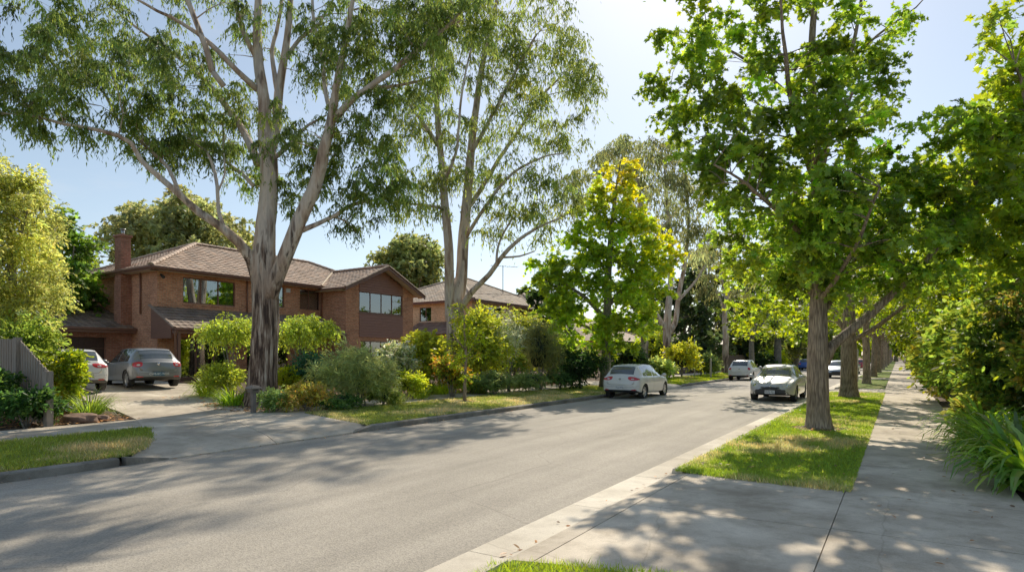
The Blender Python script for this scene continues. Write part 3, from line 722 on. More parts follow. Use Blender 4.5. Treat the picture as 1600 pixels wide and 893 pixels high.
def window(par, o, u, a0, a1, z0, z1, splits, rec=.07, frame='timber', curtains=None, sill='brick', fw=.055):
    w = MB(); D0, D1 = -rec-.05, -rec+.012
    obox(w, o, u, a0, a0+fw, z0, z1, D0, D1); obox(w, o, u, a1-fw, a1, z0, z1, D0, D1)
    obox(w, o, u, a0+fw, a1-fw, z0, z0+fw, D0, D1); obox(w, o, u, a0+fw, a1-fw, z1-fw, z1, D0, D1)
    ed = [a0+fw]
    for s in splits:
        x = a0+(a1-a0)*s; obox(w, o, u, x-fw/2, x+fw/2, z0+fw, z1-fw, D0, D1-.004); ed += [x-fw/2, x+fw/2]
    ed.append(a1-fw)
    W = w.build('window', M[frame], par)
    p = MB()
    for i in range(0, len(ed), 2): obox(p, o, u, ed[i]-.004, ed[i+1]+.004, z0+fw-.004, z1-fw+.004, -rec-.03, -rec-.022)
    sub(p, 'pane', 'glass', W, par)
    s = MB(); obox(s, o, u, a0-.04, a1+.04, z0-.09, z0-.002, -.10, .045); sub(s, 'sill', sill, W, par)
    for (c0, c1, t0, t1, mt) in (curtains or []):
        c = MB(); O = np.asarray(o, float); U = np.asarray(u, float); nn = np.cross(U, [0,0,1.0]); G = []
        xs = np.linspace(a0+(a1-a0)*c0, a0+(a1-a0)*c1, max(6, int((c1-c0)*(a1-a0)/.035)))
        for z in (z0+(z1-z0)*t0, z0+(z1-z0)*t1):
            G.append([O+U*x+nn*(-rec-.18+(.022*math.sin(x*42) if mt == 'curtain' else 0))+[0, 0, z-O[2]] for x in xs])
        c.grid(G); sub(c, 'curtain', mt, W, par)
    return W
def sub(mb, name, mat, part, root, smooth=False):
    """sub-part: parented to the part (which sits at the thing's origin)"""
    return mb.build(name, M[mat], part, smooth=smooth)
def tile_plane(mb, poly, rng, course=.33, tw=.30, lift=.035, wave=.022, tone=.13, sub_=4):
    """poly: convex, first edge = eave (left to right seen from outside)"""
    p = [np.asarray(q, float) for q in poly]; e = p[1]-p[0]; e /= np.linalg.norm(e)
    n = np.cross(p[1]-p[0], p[2]-p[1]); n /= np.linalg.norm(n); s = np.cross(n, e)
    uv = np.array([[(q-p[0])@e, (q-p[0])@s] for q in p]); vmax = uv[:, 1].max()
    def rng_u(v):
        us = []
        for i in range(len(uv)):
            a, b = uv[i], uv[(i+1) % len(uv)]
            if abs(a[1]-b[1]) < 1e-7:
                if abs(a[1]-v) < 1e-6: us += [a[0], b[0]]
            elif min(a[1], b[1])-1e-7 <= v <= max(a[1], b[1])+1e-7: us.append(a[0]+(b[0]-a[0])*(v-a[1])/(b[1]-a[1]))
        return min(us), max(us)
    k = 0; v = 0.0
    while v < vmax-.03:
        v1 = min(v+course, vmax-1e-4); (l0, r0), (l1, r1) = rng_u(v), rng_u(v1)
        if v1 >= vmax-.01 and abs(r1-l1) < .01: pass
        L, Rr = min(l0, l1), max(r0, r1); nt_ = max(1, int(math.ceil((Rr-L)/tw)))
        T0 = math.floor(L/tw)
        for t in range(nt_+1):
            ua, ub = (T0+t)*tw, (T0+t+1)*tw
            f = math.exp(rng.normal(0, tone)); w_ = rng.normal(0, .04); c = (f*(1+w_), f, f*(1-w_)); jit = rng.normal(0, .003)
            us = np.linspace(ua, ub, sub_+1); prof = wave*np.array([0, 1, .45, 0, 0][:sub_+1] if sub_ == 4 else [0]*(sub_+1))
            for j in range(sub_):
                q0, q1 = us[j], us[j+1]
                a0, a1 = np.clip([q0, q1], l0, r0); b0, b1 = np.clip([q0, q1], l1, r1)
                if a1-a0 < 1e-4 and b1-b0 < 1e-4: continue
                h0, h1 = prof[j]+lift+jit, prof[j+1]+lift+jit; g0, g1 = prof[j], prof[j+1]
                A = p[0]+e*a0+s*(v-.02)+n*h0; B = p[0]+e*a1+s*(v-.02)+n*h1; Cc = p[0]+e*b1+s*v1+n*g1; D = p[0]+e*b0+s*v1+n*g0
                mb.poly([A, B, Cc, D], 0, c)
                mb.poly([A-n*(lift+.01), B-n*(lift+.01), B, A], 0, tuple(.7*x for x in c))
        v = v1; k += 1
def ridge(mb, a, b, rng, r=.13):
    a, b = np.asarray(a, float), np.asarray(b, float); L = np.linalg.norm(b-a); n = max(1, int(L/.42)); d = (b-a)/L
    sd = np.cross(d, [0, 0, 1.0]); sd /= np.linalg.norm(sd); up = np.cross(sd, d)
    for i in range(n):
        f = math.exp(rng.normal(0, .12)); p0 = a+d*(L*i/n-.03); p1 = a+d*(L*(i+1)/n); G = []
        for (p, rr) in ((p0, r*1.1), (p1, r*.95)):
            G.append([p+sd*math.cos(t)*rr*-1+up*(math.sin(t)*rr*.75) for t in np.linspace(-.15, PI+.15, 8)])
        mb.grid(np.array(G), 0, (f, f, f)); mb.poly(G[0], 0, (f*.7,)*3)
def gutter(mb, a, b, out, h=.11, w=.11):
    a, b, out = np.asarray(a, float), np.asarray(b, float), np.asarray(out, float)
    z = A3(0, 0, h); q = [a, b, b+out*w, a+out*w]
    mb.hexa([q[0]-z, q[3]-z*.9, q[2]-z*.9, q[1]-z, q[0], q[3], q[2], q[1]] )
rh = np.random.default_rng(3)
H1 = empty('brick_house', (-29.4, 22, hgt(-29.4)), label='two storey red brown brick house with tiled hip roof and gabled wing', cat='house')
gzv = .55; FX = -29.4; Y0, Y1 = 14.5, 30.2; WX = -27.3; WY0, WY1 = 24.1, 29.9; BX = -37.4; EZ = 6.02
WS = []  # windows later
fr_op = [(1.2, 3.95, 4.46, 5.74), (5.2, 6.95, 4.6, 5.8), (8.0, 9.45, 4.6, 5.8), (.95, 3.6, .75, 2.75), (4.6, 7.2, .78, 2.75), (7.9, 9.0, .75, 2.75)]
b = MB()
wall(b, (FX, Y0, 0), (0, 1, 0), WY0-Y0, gzv-.5, EZ, fr_op)
wall(b, (BX, Y0, 0), (1, 0, 0), FX-BX, gzv-.5, EZ, [])
wall(b, (FX, Y1, 0), (-1, 0, 0), 8, gzv-.5, EZ, []); wall(b, (BX, Y1, 0), (0, -1, 0), Y1-Y0, gzv-.5, EZ, [])
wall(b, (FX, WY0, 0), (1, 0, 0), WX-FX, gzv-.5, EZ-.1, [])          # wing side wall
wall(b, (WX, WY1, 0), (-1, 0, 0), WX-FX, gzv-.5, EZ-.1, [])
PW = 1.02   # brick piers either side of the boarded bay
for (ya, yb) in ((WY0, WY0+PW), (WY1-PW, WY1)):
    zt = lambda y: 5.82+(1-abs(y-27)/3.4)*1.62
    b.poly([(WX, ya, gzv-.5), (WX, yb, gzv-.5), (WX, yb, zt(yb)-.12), (WX, ya, zt(ya)-.12)])
wall(b, (WX-.02, WY0+PW, 0), (0, 1, 0), 5.8-2*PW, gzv-.5, 3.02, [(.15, 3.6, 1.35, 2.78)])
b.build('wall', M['brick'], H1)
ins = MB(); ins.box((BX+.3, Y0+.3, gzv), (FX-.9, Y1-.3, EZ-.2)); ins.build('interior', M['interior'], H1)
# weatherboard bay on the wing
cl = MB(); y0, y1 = WY0+PW, WY1-PW; z = 3.02
def clad_rows(z0, z1, ya, yb):
    z = z0
    while z < z1-.01:
        t = min(z+.17, z1); 
        top = lambda y: 5.70+(1-abs(y-27)/3.4)*1.62
        zz = min(t, 99); cl.hexa([(WX+.05, ya, z), (WX+.05, yb, z), (WX-.02, yb, z), (WX-.02, ya, z), (WX+.012, ya, zz), (WX+.012, yb, zz), (WX-.02, yb, zz), (WX-.02, ya, zz)]); z = t
clad_rows(3.02, 4.5, y0, y1)
z = 5.78
while z < 7.2:
    hw = min((y1-y0)/2, 3.4*(1-(z+.15-5.70)/1.62)); 
    if hw <= .05: break
    cl.hexa([(WX+.05, 27-hw, z), (WX+.05, 27+hw, z), (WX-.02, 27+hw, z), (WX-.02, 27-hw, z), (WX+.012, 27-hw, z+.15), (WX+.012, 27+hw, z+.15), (WX-.02, 27+hw, z+.15), (WX-.02, 27-hw, z+.15)]); z += .15
cl.poly([(WX-.025, WY0+PW, 5.78), (WX-.025, WY1-PW, 5.78), (WX-.025, WY1-PW, 6.35), (WX-.025, 27, 7.2), (WX-.025, WY0+PW, 6.35)])
cl.build('weatherboard', M['clad'], H1)
window(H1, (WX, WY0+PW, 0), (0, 1, 0), 0.02, 3.74, 4.5, 5.78, [.25, .5, .75], .03, curtains=[(.0,.10,0,1,'curtain'),(.28,.47,.0,.28,'blind'),(.52,.62,0,1,'curtain'),(.88,1,0,1,'curtain')], sill='timber')
window(H1, (WX-.02, WY0+PW, 0), (0, 1, 0), .15, 3.6, 1.35, 2.78, [.25, .5, .75], .05, sill='timber')
window(H1, (FX, Y0, 0), (0, 1, 0), *fr_op[0], [.34, .67], curtains=[(.86,1,0,1,'curtain')])
window(H1, (FX, Y0, 0), (0, 1, 0), *fr_op[1], [.5], curtains=[(.0,.3,0,1,'curtain')])
window(H1, (FX, Y0, 0), (0, 1, 0), *fr_op[2], [.45], curtains=[(.52,.98,0,1,'blind')])
window(H1, (FX, Y0, 0), (0, 1, 0), *fr_op[3], [.35, .7], curtains=[(0,.08,0,.5,'curtain')], fw=.08, sill='timber')
window(H1, (FX, Y0, 0), (0, 1, 0), *fr_op[4], [.33, .66], fw=.07, sill='timber')
dd = MB(); obox(dd, (FX, Y0, 0), (0, 1, 0), 7.9, 9.0, .75, 2.75, -.12, -.06); fd = dd.build('door', M['door'], H1)
hd = MB(); obox(hd, (FX, Y0, 0), (0, 1, 0), 8.02, 8.06, 1.65, 1.85, -.06, -.01); hd.build('handle', M['steel'], fd)
# main hip roof
OV = .55; ex, exb = FX+OV, BX-OV; ya, yb = Y0-OV, Y1+OV; rx = (ex+exb)/2; run = ex-rx; RZ = EZ+run*math.tan(math.radians(25))
E = [A3(ex, ya, EZ), A3(ex, yb, EZ), A3(exb, yb, EZ), A3(exb, ya, EZ)]; R1 = A3(rx, ya+run, RZ); R2 = A3(rx, yb-run, RZ)
rf = MB(); tile_plane(rf, [E[0], E[1], R2, R1], rh); tile_plane(rf, [E[3], E[0], R1], rh); tile_plane(rf, [E[1], E[2], R2], rh)
tile_plane(rf, [E[2], E[3], R1, R2], rh, sub_=1)
for a, c in ((E[0], R1), (E[1], R2), (E[2], R2), (E[3], R1), (R1, R2)): ridge(rf, a+[0,0,.05], c+[0,0,.05], rh)
# wing gable roof
wz = 5.84; gx_ = WX+.6; k = math.tan(math.radians(25)); whalf = 3.42; wr = wz+whalf*k; bx_ = FX-2.6
wl0, wl1 = A3(gx_, 27-whalf, wz), A3(gx_, 27, wr); back = lambda z: ex-(z-EZ)/k  # meets the main roof
tile_plane(rf, [A3(ex-.0, 27-whalf, wz), wl0, wl1, A3(back(wr), 27, wr)], rh)
tile_plane(rf, [A3(gx_, 27+whalf, wz), A3(ex, 27+whalf, wz), A3(back(wr), 27, wr), A3(gx_, 27, wr)], rh)
ridge(rf, A3(back(wr)-.1, 27, wr+.05), A3(gx_, 27, wr+.05), rh)
for s in (-1, 1): ridge(rf, A3(gx_, 27+s*whalf, wz+.03), A3(gx_, 27, wr+.03), rh, .09)
roof = rf.build('roof', M['tile'], H1, col=True)
# valley flashing (pale)
vf = MB(); vf.tube([A3(ex+.02, 27-whalf+.02, EZ+.06), A3(back(wr)+.02, 27, wr+.06)], .05, 5); vf.build('valley_flashing', M['soffit'], roof)
# eaves, fascia, gutters
so_ = MB(); zt = EZ-.10
so_.box((FX, ya+.02, zt-.03), (ex-.02, WY0, zt)); so_.box((FX, WY1, zt-.03), (ex-.02, yb-.02, zt)); so_.box((exb+.02, ya+.02, zt-.03), (ex-.02, Y0, zt-.002)); 
for s in (-1, 1):   # raked soffit of the gable
    so_.hexa([(WX+.0, 27+s*whalf, wz-.10), (gx_-.03, 27+s*whalf, wz-.10), (gx_-.03, 27, wr-.10), (WX+.0, 27, wr-.10), (WX, 27+s*whalf, wz-.05), (gx_-.03, 27+s*whalf, wz-.05), (gx_-.03, 27, wr-.05), (WX, 27, wr-.05)])
so_.box((FX, 27-whalf+.02, wz-.13), (WX+.0, WY0, wz-.10))
so_.build('eaves', M['soffit'], H1)
def g1(*a):
    m = MB(); gutter(m, *a); m.build('gutter', M['timber'], H1)
g1((ex, ya, EZ+.02), (ex, 27-whalf, EZ+.02), (1, 0, 0)); g1((ex, 27+whalf, EZ+.02), (ex, yb, EZ+.02), (1, 0, 0)); g1((exb, ya, EZ+.02), (ex+.1, ya, EZ+.02), (0, -1, 0)); g1((ex+.1, 27-whalf, wz+.02), (gx_, 27-whalf, wz+.02), (0, -1, 0))
fa = MB()
fa.box((ex-.03, ya, EZ-.16), (ex, 27-whalf, EZ-.02)); fa.box((exb, ya, EZ-.16), (ex-.03, ya+.03, EZ-.02))
for s in (-1, 1):   # barge boards
    fa.hexa([(gx_-.02, 27+s*(whalf+.03), wz-.20), (gx_+.02, 27+s*(whalf+.03), wz-.20), (gx_+.02, 27, wr-.19), (gx_-.02, 27, wr-.19), (gx_-.02, 27+s*(whalf+.03), wz+.02), (gx_+.02, 27+s*(whalf+.03), wz+.02), (gx_+.02, 27, wr+.03), (gx_-.02, 27, wr+.03)])
fa.build('fascia', M['timber'], H1)
for q_ in ((FX+.06, Y0+4.6, 4.1), (FX+.06, WY0-.12, 4.1), (-30.9, Y0-.06, 3.9)):
    m = MB(); m.tube([(q_[0], q_[1], EZ-.1), q_], .04, 8); m.build('downpipe', M['timber'], H1, smooth=True)
# chimney on the side wall
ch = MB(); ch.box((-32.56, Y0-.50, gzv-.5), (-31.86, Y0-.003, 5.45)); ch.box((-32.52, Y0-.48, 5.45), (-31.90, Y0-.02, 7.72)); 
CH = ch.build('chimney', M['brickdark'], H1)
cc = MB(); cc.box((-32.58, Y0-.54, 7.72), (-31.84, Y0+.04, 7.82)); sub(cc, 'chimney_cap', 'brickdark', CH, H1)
cp = MB(); cp.tube([(-32.2, Y0-.25, 7.8), (-32.2, Y0-.25, 8.1)], .08, 10); cp.tube([(-32.2, Y0-.25, 8.1), (-32.2, Y0-.25, 8.14)], .13, 10); sub(cp, 'flue', 'steel', CH, H1, True)
# porch roof along the front
PX = -27.25; pz0, pz1 = 3.12, 4.2
pr = MB(); tile_plane(pr, [A3(PX, Y0-.35, pz0), A3(PX, WY0, pz0), A3(FX, WY0, pz1), A3(FX, Y0-.35, pz1)], rh, lift=.03)
ridge(pr, (PX, Y0-.35, pz0+.03), (FX, Y0-.35, pz1+.03), rh, .08)
pr.build('porch_roof', M['tiledark'], H1, col=True)
pp = MB(); gutter(pp, (PX, Y0-.35, pz0+.02), (PX, WY0-.02, pz0+.02), (1, 0, 0))
pp.poly([(FX+.01, Y0-.30, pz0-.05), (PX-.1, Y0-.30, pz0-.05), (PX-.1, Y0-.30, pz0+.0), (FX+.01, Y0-.30, pz1-.04)])
pp.box((FX, Y0-.30, pz0-.45), (PX-.35, Y0-.22, pz0-.045)); pp.poly([(FX+.01, Y0-.28, pz0-.45), (PX-.8, Y0-.28, pz0-.45), (PX-.35, Y0-.28, pz0-.05), (FX+.01, Y0-.28, pz0-.05)])
pp.box((PX-.22, Y0-.3, pz0-.24), (PX-.10, WY0-.02, pz0-.09)); pp.box((FX, Y0-.2, pz0-.12), (PX-.22, WY0-.02, pz0-.09))
pp.build('porch_fascia', M['timber'], H1)
for yy in (Y0-.05, 18.3, 21.6):
    q = MB(); q.box((PX-.22, yy-.06, .45), (PX-.10, yy+.06, pz0-.24)); q.build('porch_post', M['timber'], H1)
dp = MB(); dp.tube([(PX+.02, Y0-.28, pz0-.08), (PX-.1, Y0-.26, pz0-.35), (PX-.16, Y0-.2, pz0-.5), (PX-.16, Y0-.2, .5)], .045, 8); dp.build('downpipe', M['timber'], H1, smooth=True)
pf = MB(); pf.box((FX+.01, Y0-.2, .3), (PX+.1, WY0-.01, .66)); pf.build('porch_step', M['brickdark'], H1)
lt = MB(); lt.tube([(FX+.02, Y0+.15, 5.72), (FX+.2, Y0+.15, 5.66)], .05, 8); lt.tube([(FX+.1, Y0+.15, 5.64), (FX+.32, Y0+.12, 5.58)], [.05, .08], 10); lt.build('floodlight', M['blackplastic'], H1)
al = MB(); al.box((FX+.001, 20.55+1.0, 5.5), (FX+.07, 20.8+1.0, 5.72)); al.build('alarm_box', M['platewhite'], H1)
wb = MB(); wb.box((FX+.30, 14.0, .7), (FX+.34, 14.2, 1.2)); 
# garage
G1 = MB(); GX = -31.95; GY0, GY1 = 8.2, Y0
wall(G1, (GX, GY0, 0), (0, 1, 0), GY1-GY0-.01, .1, 3.05, [(.6, 5.2, .1, 2.75)], reveal=.25)
wall(G1, (-38.5, GY0, 0), (1, 0, 0), 6.55, .1, 3.05, [])
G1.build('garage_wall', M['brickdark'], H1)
gd = MB(); 
for i in range(4): gd.box((GX-.24, GY0+.6+.006, .6+i*.54+.008), (GX-.19, GY0+5.2-.006, .6+(i+1)*.54))
for j in range(16):
    for i in range(4): gd.box((GX-.192, GY0+.72+j*.28, .68+i*.54), (GX-.18, GY0+.92+j*.28, 1.04+i*.54))
gd.build('garage_door', M['door'], H1)
gr = MB(); gz0, gz1 = 3.18, 4.62; tile_plane(gr, [A3(GX+.6, GY0-.5, gz0), A3(GX+.6, GY1-.02, gz0), A3(-35.5, GY1-.02, gz1), A3(-35.5, GY0-.5, gz1)], rh, lift=.03)
tile_plane(gr, [A3(-39, GY1-.02, gz0), A3(-39, GY0-.5, gz0), A3(-35.5, GY0-.5, gz1), A3(-35.5, GY1-.02, gz1)], rh, sub_=1)
ridge(gr, (-35.5, GY0-.5, gz1+.04), (-35.5, GY1-.05, gz1+.04), rh); gr.build('garage_roof', M['tiledark'], H1, col=True)
gf = MB(); gutter(gf, (GX+.6, GY0-.5, gz0+.02), (GX+.6, GY1-.02, gz0+.02), (1, 0, 0)); gf.box((GX, GY0-.45, gz0-.15), (GX+.6, GY1-.03, gz0-.10)); gf.box((GX+.56, GY0-.5, gz0-.22), (GX+.598, GY1-.03, gz0-.02))
gf.build('garage_fascia', M['timber'], H1)

def hip_house(name, label, x0, x1, y0, y1, base, eave, mat, tile, wins, pitch=24, seed=4, storeys=2, sub_=4):
    r = np.random.default_rng(seed); h = empty(name, (x1, (y0+y1)/2, base), label=label, cat='house')
    b = MB(); fo = [w for w in wins if w[0] == 'f']; so = [w for w in wins if w[0] == 's']
    wall(b, (x1, y0, 0), (0, 1, 0), y1-y0, base-.6, eave, [w[1:5] for w in fo]); wall(b, (x0, y0, 0), (1, 0, 0), x1-x0, base-.6, eave, [w[1:5] for w in so])
    wall(b, (x1, y1, 0), (-1, 0, 0), x1-x0, base-.6, eave, []); wall(b, (x0, y1, 0), (0, -1, 0), y1-y0, base-.6, eave, [])
    b.build('wall', mat, h); ins = MB(); ins.box((x0+.3, y0+.3, base), (x1-.8, y1-.3, eave-.2)); ins.build('interior', M['interior'], h)
    for w in wins:
        o, u = ((x1, y0, 0), (0, 1, 0)) if w[0] == 'f' else ((x0, y0, 0), (1, 0, 0))
        window(h, o, u, *w[1:5], [.5], curtains=w[5] if len(w) > 5 else [(0, .25, 0, 1, 'curtain'), (.75, 1, 0, 1, 'curtain')], sill='soffit')
    OV = .6; a, c, p, q = x0-OV, x1+OV, y0-OV, y1+OV; T = math.tan(math.radians(pitch)); rf = MB()
    E = [A3(c, p, eave), A3(c, q, eave), A3(a, q, eave), A3(a, p, eave)]
    if (c-a) <= (q-p): run = (c-a)/2; R1, R2 = A3((a+c)/2, p+run, eave+run*T), A3((a+c)/2, q-run, eave+run*T); P1 = [[E[0], E[1], R2, R1], [E[3], E[0], R1], [E[1], E[2], R2], [E[2], E[3], R1, R2]]; HP = [(E[0], R1), (E[1], R2), (E[2], R2), (E[3], R1), (R1, R2)]
    else: run = (q-p)/2; R1, R2 = A3(a+run, (p+q)/2, eave+run*T), A3(c-run, (p+q)/2, eave+run*T); P1 = [[E[0], E[1], R2], [E[3], E[0], R2, R1], [E[1], E[2], R1, R2], [E[2], E[3], R1]]; HP = [(E[0], R2), (E[1], R2), (E[2], R1), (E[3], R1), (R1, R2)]
    for i, pl in enumerate(P1): tile_plane(rf, pl, r, sub_=sub_ if i < 2 else 1)
    for m, n in HP: ridge(rf, m+[0,0,.05], n+[0,0,.05], r)
    rf.build('roof', tile, h, col=True)
    so_ = MB(); so_.box((a+.02, p+.02, eave-.12), (c-.02, q-.02, eave-.09)); so_.build('eaves', M['soffit'], h)
    fa = MB(); gutter(fa, (c, p, eave+.02), (c, q, eave+.02), (1, 0, 0)); fa.build('gutter', M['timber'], h)
    fa = MB(); gutter(fa, (a, p, eave+.02), (c+.1, p, eave+.02), (0, -1, 0)); fa.build('gutter', M['timber'], h)
    fa = MB(); fa.box((c-.03, p, eave-.2), (c, q, eave-.02)); fa.box((a, p, eave-.2), (c-.03, p+.03, eave-.02)); fa.build('fascia', M['timber'], h)
    return h, r
H2, r2 = hip_house('brick_house', 'cream brick two storey house with pale brown roof behind the garden trees', -40, -28.8, 38.5, 51, .7, 6.4, M['brick2'], M['tile2'],
    [('s', 5.6, 6.9, 4.8, 6.0), ('f', 2.2, 4.4, 4.75, 6.0, [(.15,.85,0,1,'curtain')]), ('f', 6.2, 8.4, 4.75, 6.0), ('f', 2.0, 5.0, 1.2, 2.9), ('f', 7, 9.5, 1.2, 2.9)])
# projecting bay roof and lower lean-to of the second house
e = MB(); tile_plane(e, [A3(-31.5, 36.2, 3.6), A3(-28.3, 36.2, 3.6), A3(-28.3, 38.48, 4.7), A3(-31.5, 38.48, 4.7)], r2); tile_plane(e, [A3(-34.5, 36.2, 3.6), A3(-31.5, 36.2, 3.6), A3(-31.5, 38.48, 4.7), A3(-34.5, 38.48, 4.7)], r2); e.build('lean_to_roof', M['tiledark'], H2, col=True)
e = MB(); e.box((-34.3, 36.6, .3), (-28.6, 38.49, 3.5)); e.build('lean_to_wall', M['brick2'], H2)
e = MB(); x9, y9 = -29.9, 49.5
tile_plane(e, [A3(-27.2, 46, 6.1), A3(-27.2, 53.2, 6.1), A3(-30.8, 49.6, 7.9)], r2); tile_plane(e, [A3(-34, 46, 6.1), A3(-27.2, 46, 6.1), A3(-30.8, 49.6, 7.9), A3(-34, 49.6, 7.9)], r2)
ridge(e, (-27.2, 46, 6.15), (-30.8, 49.6, 7.95), r2); e.build('wing_roof', M['tile2'], H2, col=True)
e = MB(); e.box((-29.5, 46.6, .3), (-27.8, 52.6, 6.0)); e.build('wing_wall', M['brick2'], H2)
an = empty('tv_antenna', (-30.5, 45.5, 8.0), label='thin television antenna on the cream brick house roof', cat='antenna')
e = MB(); e.tube([(-30.5, 45.5, 7.6), (-30.5, 45.5, 10.2)], .035, 6); e.build('mast', M['blackplastic'], an)
e = MB(); e.tube([(-31.2, 44.6, 10.1), (-29.6, 46.6, 10.1)], .02, 4)
for i in range(7): t = i/6; c = A3(-31.2+1.6*t, 44.6+2*t, 10.12); e.tube([c-[.35,-.28,0], c+[.35,-.28,0]], .012, 4)
e.build('array', M['blackplastic'], an)
H3, r3 = hip_house('brick_house', 'low single storey house with terracotta roof behind the liquidambar', -41, -27.5, 60, 76, .7, 3.6, M['brick2'], M['tile2'], [('f', 3, 6, 1.6, 2.9), ('f', 9, 12, 1.6, 2.9)], seed=6, sub_=1)
H4, r4 = hip_house('brick_house', 'distant low brick house behind the grey paling fence', -40, -27, 92, 108, .7, 3.7, M['brick'], M['tiledark'], [('f', 3, 6, 1.6, 2.9)], seed=7, sub_=1)
# ------------------------------------------------------------------ cars
def pchip(x, X, Y):
    h = np.diff(X); d = np.diff(Y)/h; m = np.zeros(len(X)); m[0], m[-1] = d[0], d[-1]
    for i in range(1, len(X)-1):
        if d[i-1]*d[i] > 0: w1, w2 = 2*h[i]+h[i-1], h[i]+2*h[i-1]; m[i] = (w1+w2)/(w1/d[i-1]+w2/d[i])
    i = np.clip(np.searchsorted(X, x, side='right')-1, 0, len(X)-2); t = (x-X[i])/h[i]
    return Y[i]*(2*t**3-3*t**2+1)+Y[i+1]*(3*t**2-2*t**3)+h[i]*(m[i]*(t**3-2*t**2+t)+m[i+1]*(t**3-t**2))
def lerp(a, b, t): return a+(b-a)*t
PROF = {
 # x, half width, z low, z belt, half width top, z top   (x = 0 is the tail)
 'hatch': dict(L=4.25, wb=(.78, 3.40), st=[(0,.66,.40,.60,.50,.66),(.03,.76,.34,.74,.58,.80),(.07,.815,.30,.84,.60,.90),(.14,.845,.26,.90,.60,.98),(.22,.855,.24,.93,.57,1.08),(.48,.87,.22,.96,.55,1.36),(.62,.875,.21,.965,.56,1.425),
    (.9,.88,.20,.96,.565,1.455),(1.6,.885,.19,.945,.58,1.475),(2.2,.885,.19,.93,.575,1.45),(2.45,.885,.19,.925,.57,1.40),(2.8,.885,.19,.915,.60,1.20),(3.12,.88,.19,.90,.66,1.00),(3.25,.88,.19,.885,.68,.945),(3.6,.875,.20,.84,.66,.89),
    (3.9,.85,.21,.77,.62,.82),(4.08,.80,.22,.69,.58,.74),(4.18,.73,.24,.60,.52,.66),(4.25,.60,.30,.50,.42,.55)], side=(.70, 2.86), rear=(.20, .50), front=(2.40, 3.13), seams=[.98, 1.82, 2.92], bpil=(1.78, 1.85), cpil=(1.04,1.07)),
 'sedan': dict(L=4.6, wb=(.98, 3.62), st=[(0,.64,.42,.62,.50,.68),(.04,.76,.34,.80,.60,.88),(.10,.82,.29,.92,.62,1.0),(.3,.86,.25,.96,.64,1.02),(.62,.875,.23,.965,.64,1.03),(.8,.88,.22,.965,.62,1.08),(1.25,.885,.20,.96,.57,1.36),(1.45,.885,.19,.955,.565,1.42),
    (2.0,.89,.18,.945,.575,1.46),(2.5,.89,.18,.93,.575,1.44),(2.78,.89,.18,.92,.57,1.38),(3.1,.885,.18,.91,.61,1.19),(3.42,.88,.18,.895,.68,.99),(3.52,.88,.18,.88,.69,.945),(3.9,.87,.19,.83,.66,.885),
    (4.22,.84,.20,.76,.62,.81),(4.42,.78,.22,.67,.58,.73),(4.53,.70,.24,.58,.52,.64),(4.6,.58,.30,.48,.42,.53)], side=(1.12, 3.16), rear=(.82, 1.27), front=(2.74, 3.43), seams=[1.22, 2.14, 3.2], bpil=(2.10, 2.17), cpil=(1.4, 1.42)),
}
PARTN = {0: ('body', None), 1: ('side_window', 'carglass'), 2: ('windscreen', 'carglass'), 3: ('rear_window', 'carglass'), 4: ('tail_light', 'tail'), 5: ('headlight', 'lamp'), 6: ('grille', 'blackplastic'), 7: ('door', None), 8: ('underbody', 'blackplastic')}
def text_obj(body, size, mat, parent, loc, rot):
    cu = bpy.data.curves.new('t', 'FONT'); cu.body = body; cu.size = size; cu.align_x = 'CENTER'; cu.align_y = 'CENTER'; cu.extrude = .002; cu.resolution_u = 2
    o = bpy.data.objects.new('t', cu); COL.objects.link(o); dg = bpy.context.evaluated_depsgraph_get(); dg.update()
    me = bpy.data.meshes.new_from_object(o.evaluated_get(dg)); me.materials.clear(); me.materials.append(M[mat]); bpy.data.objects.remove(o)
    t = bpy.data.objects.new('lettering', me); COL.objects.link(t); t.parent = parent; t.location = loc; t.rotation_euler = rot; return t
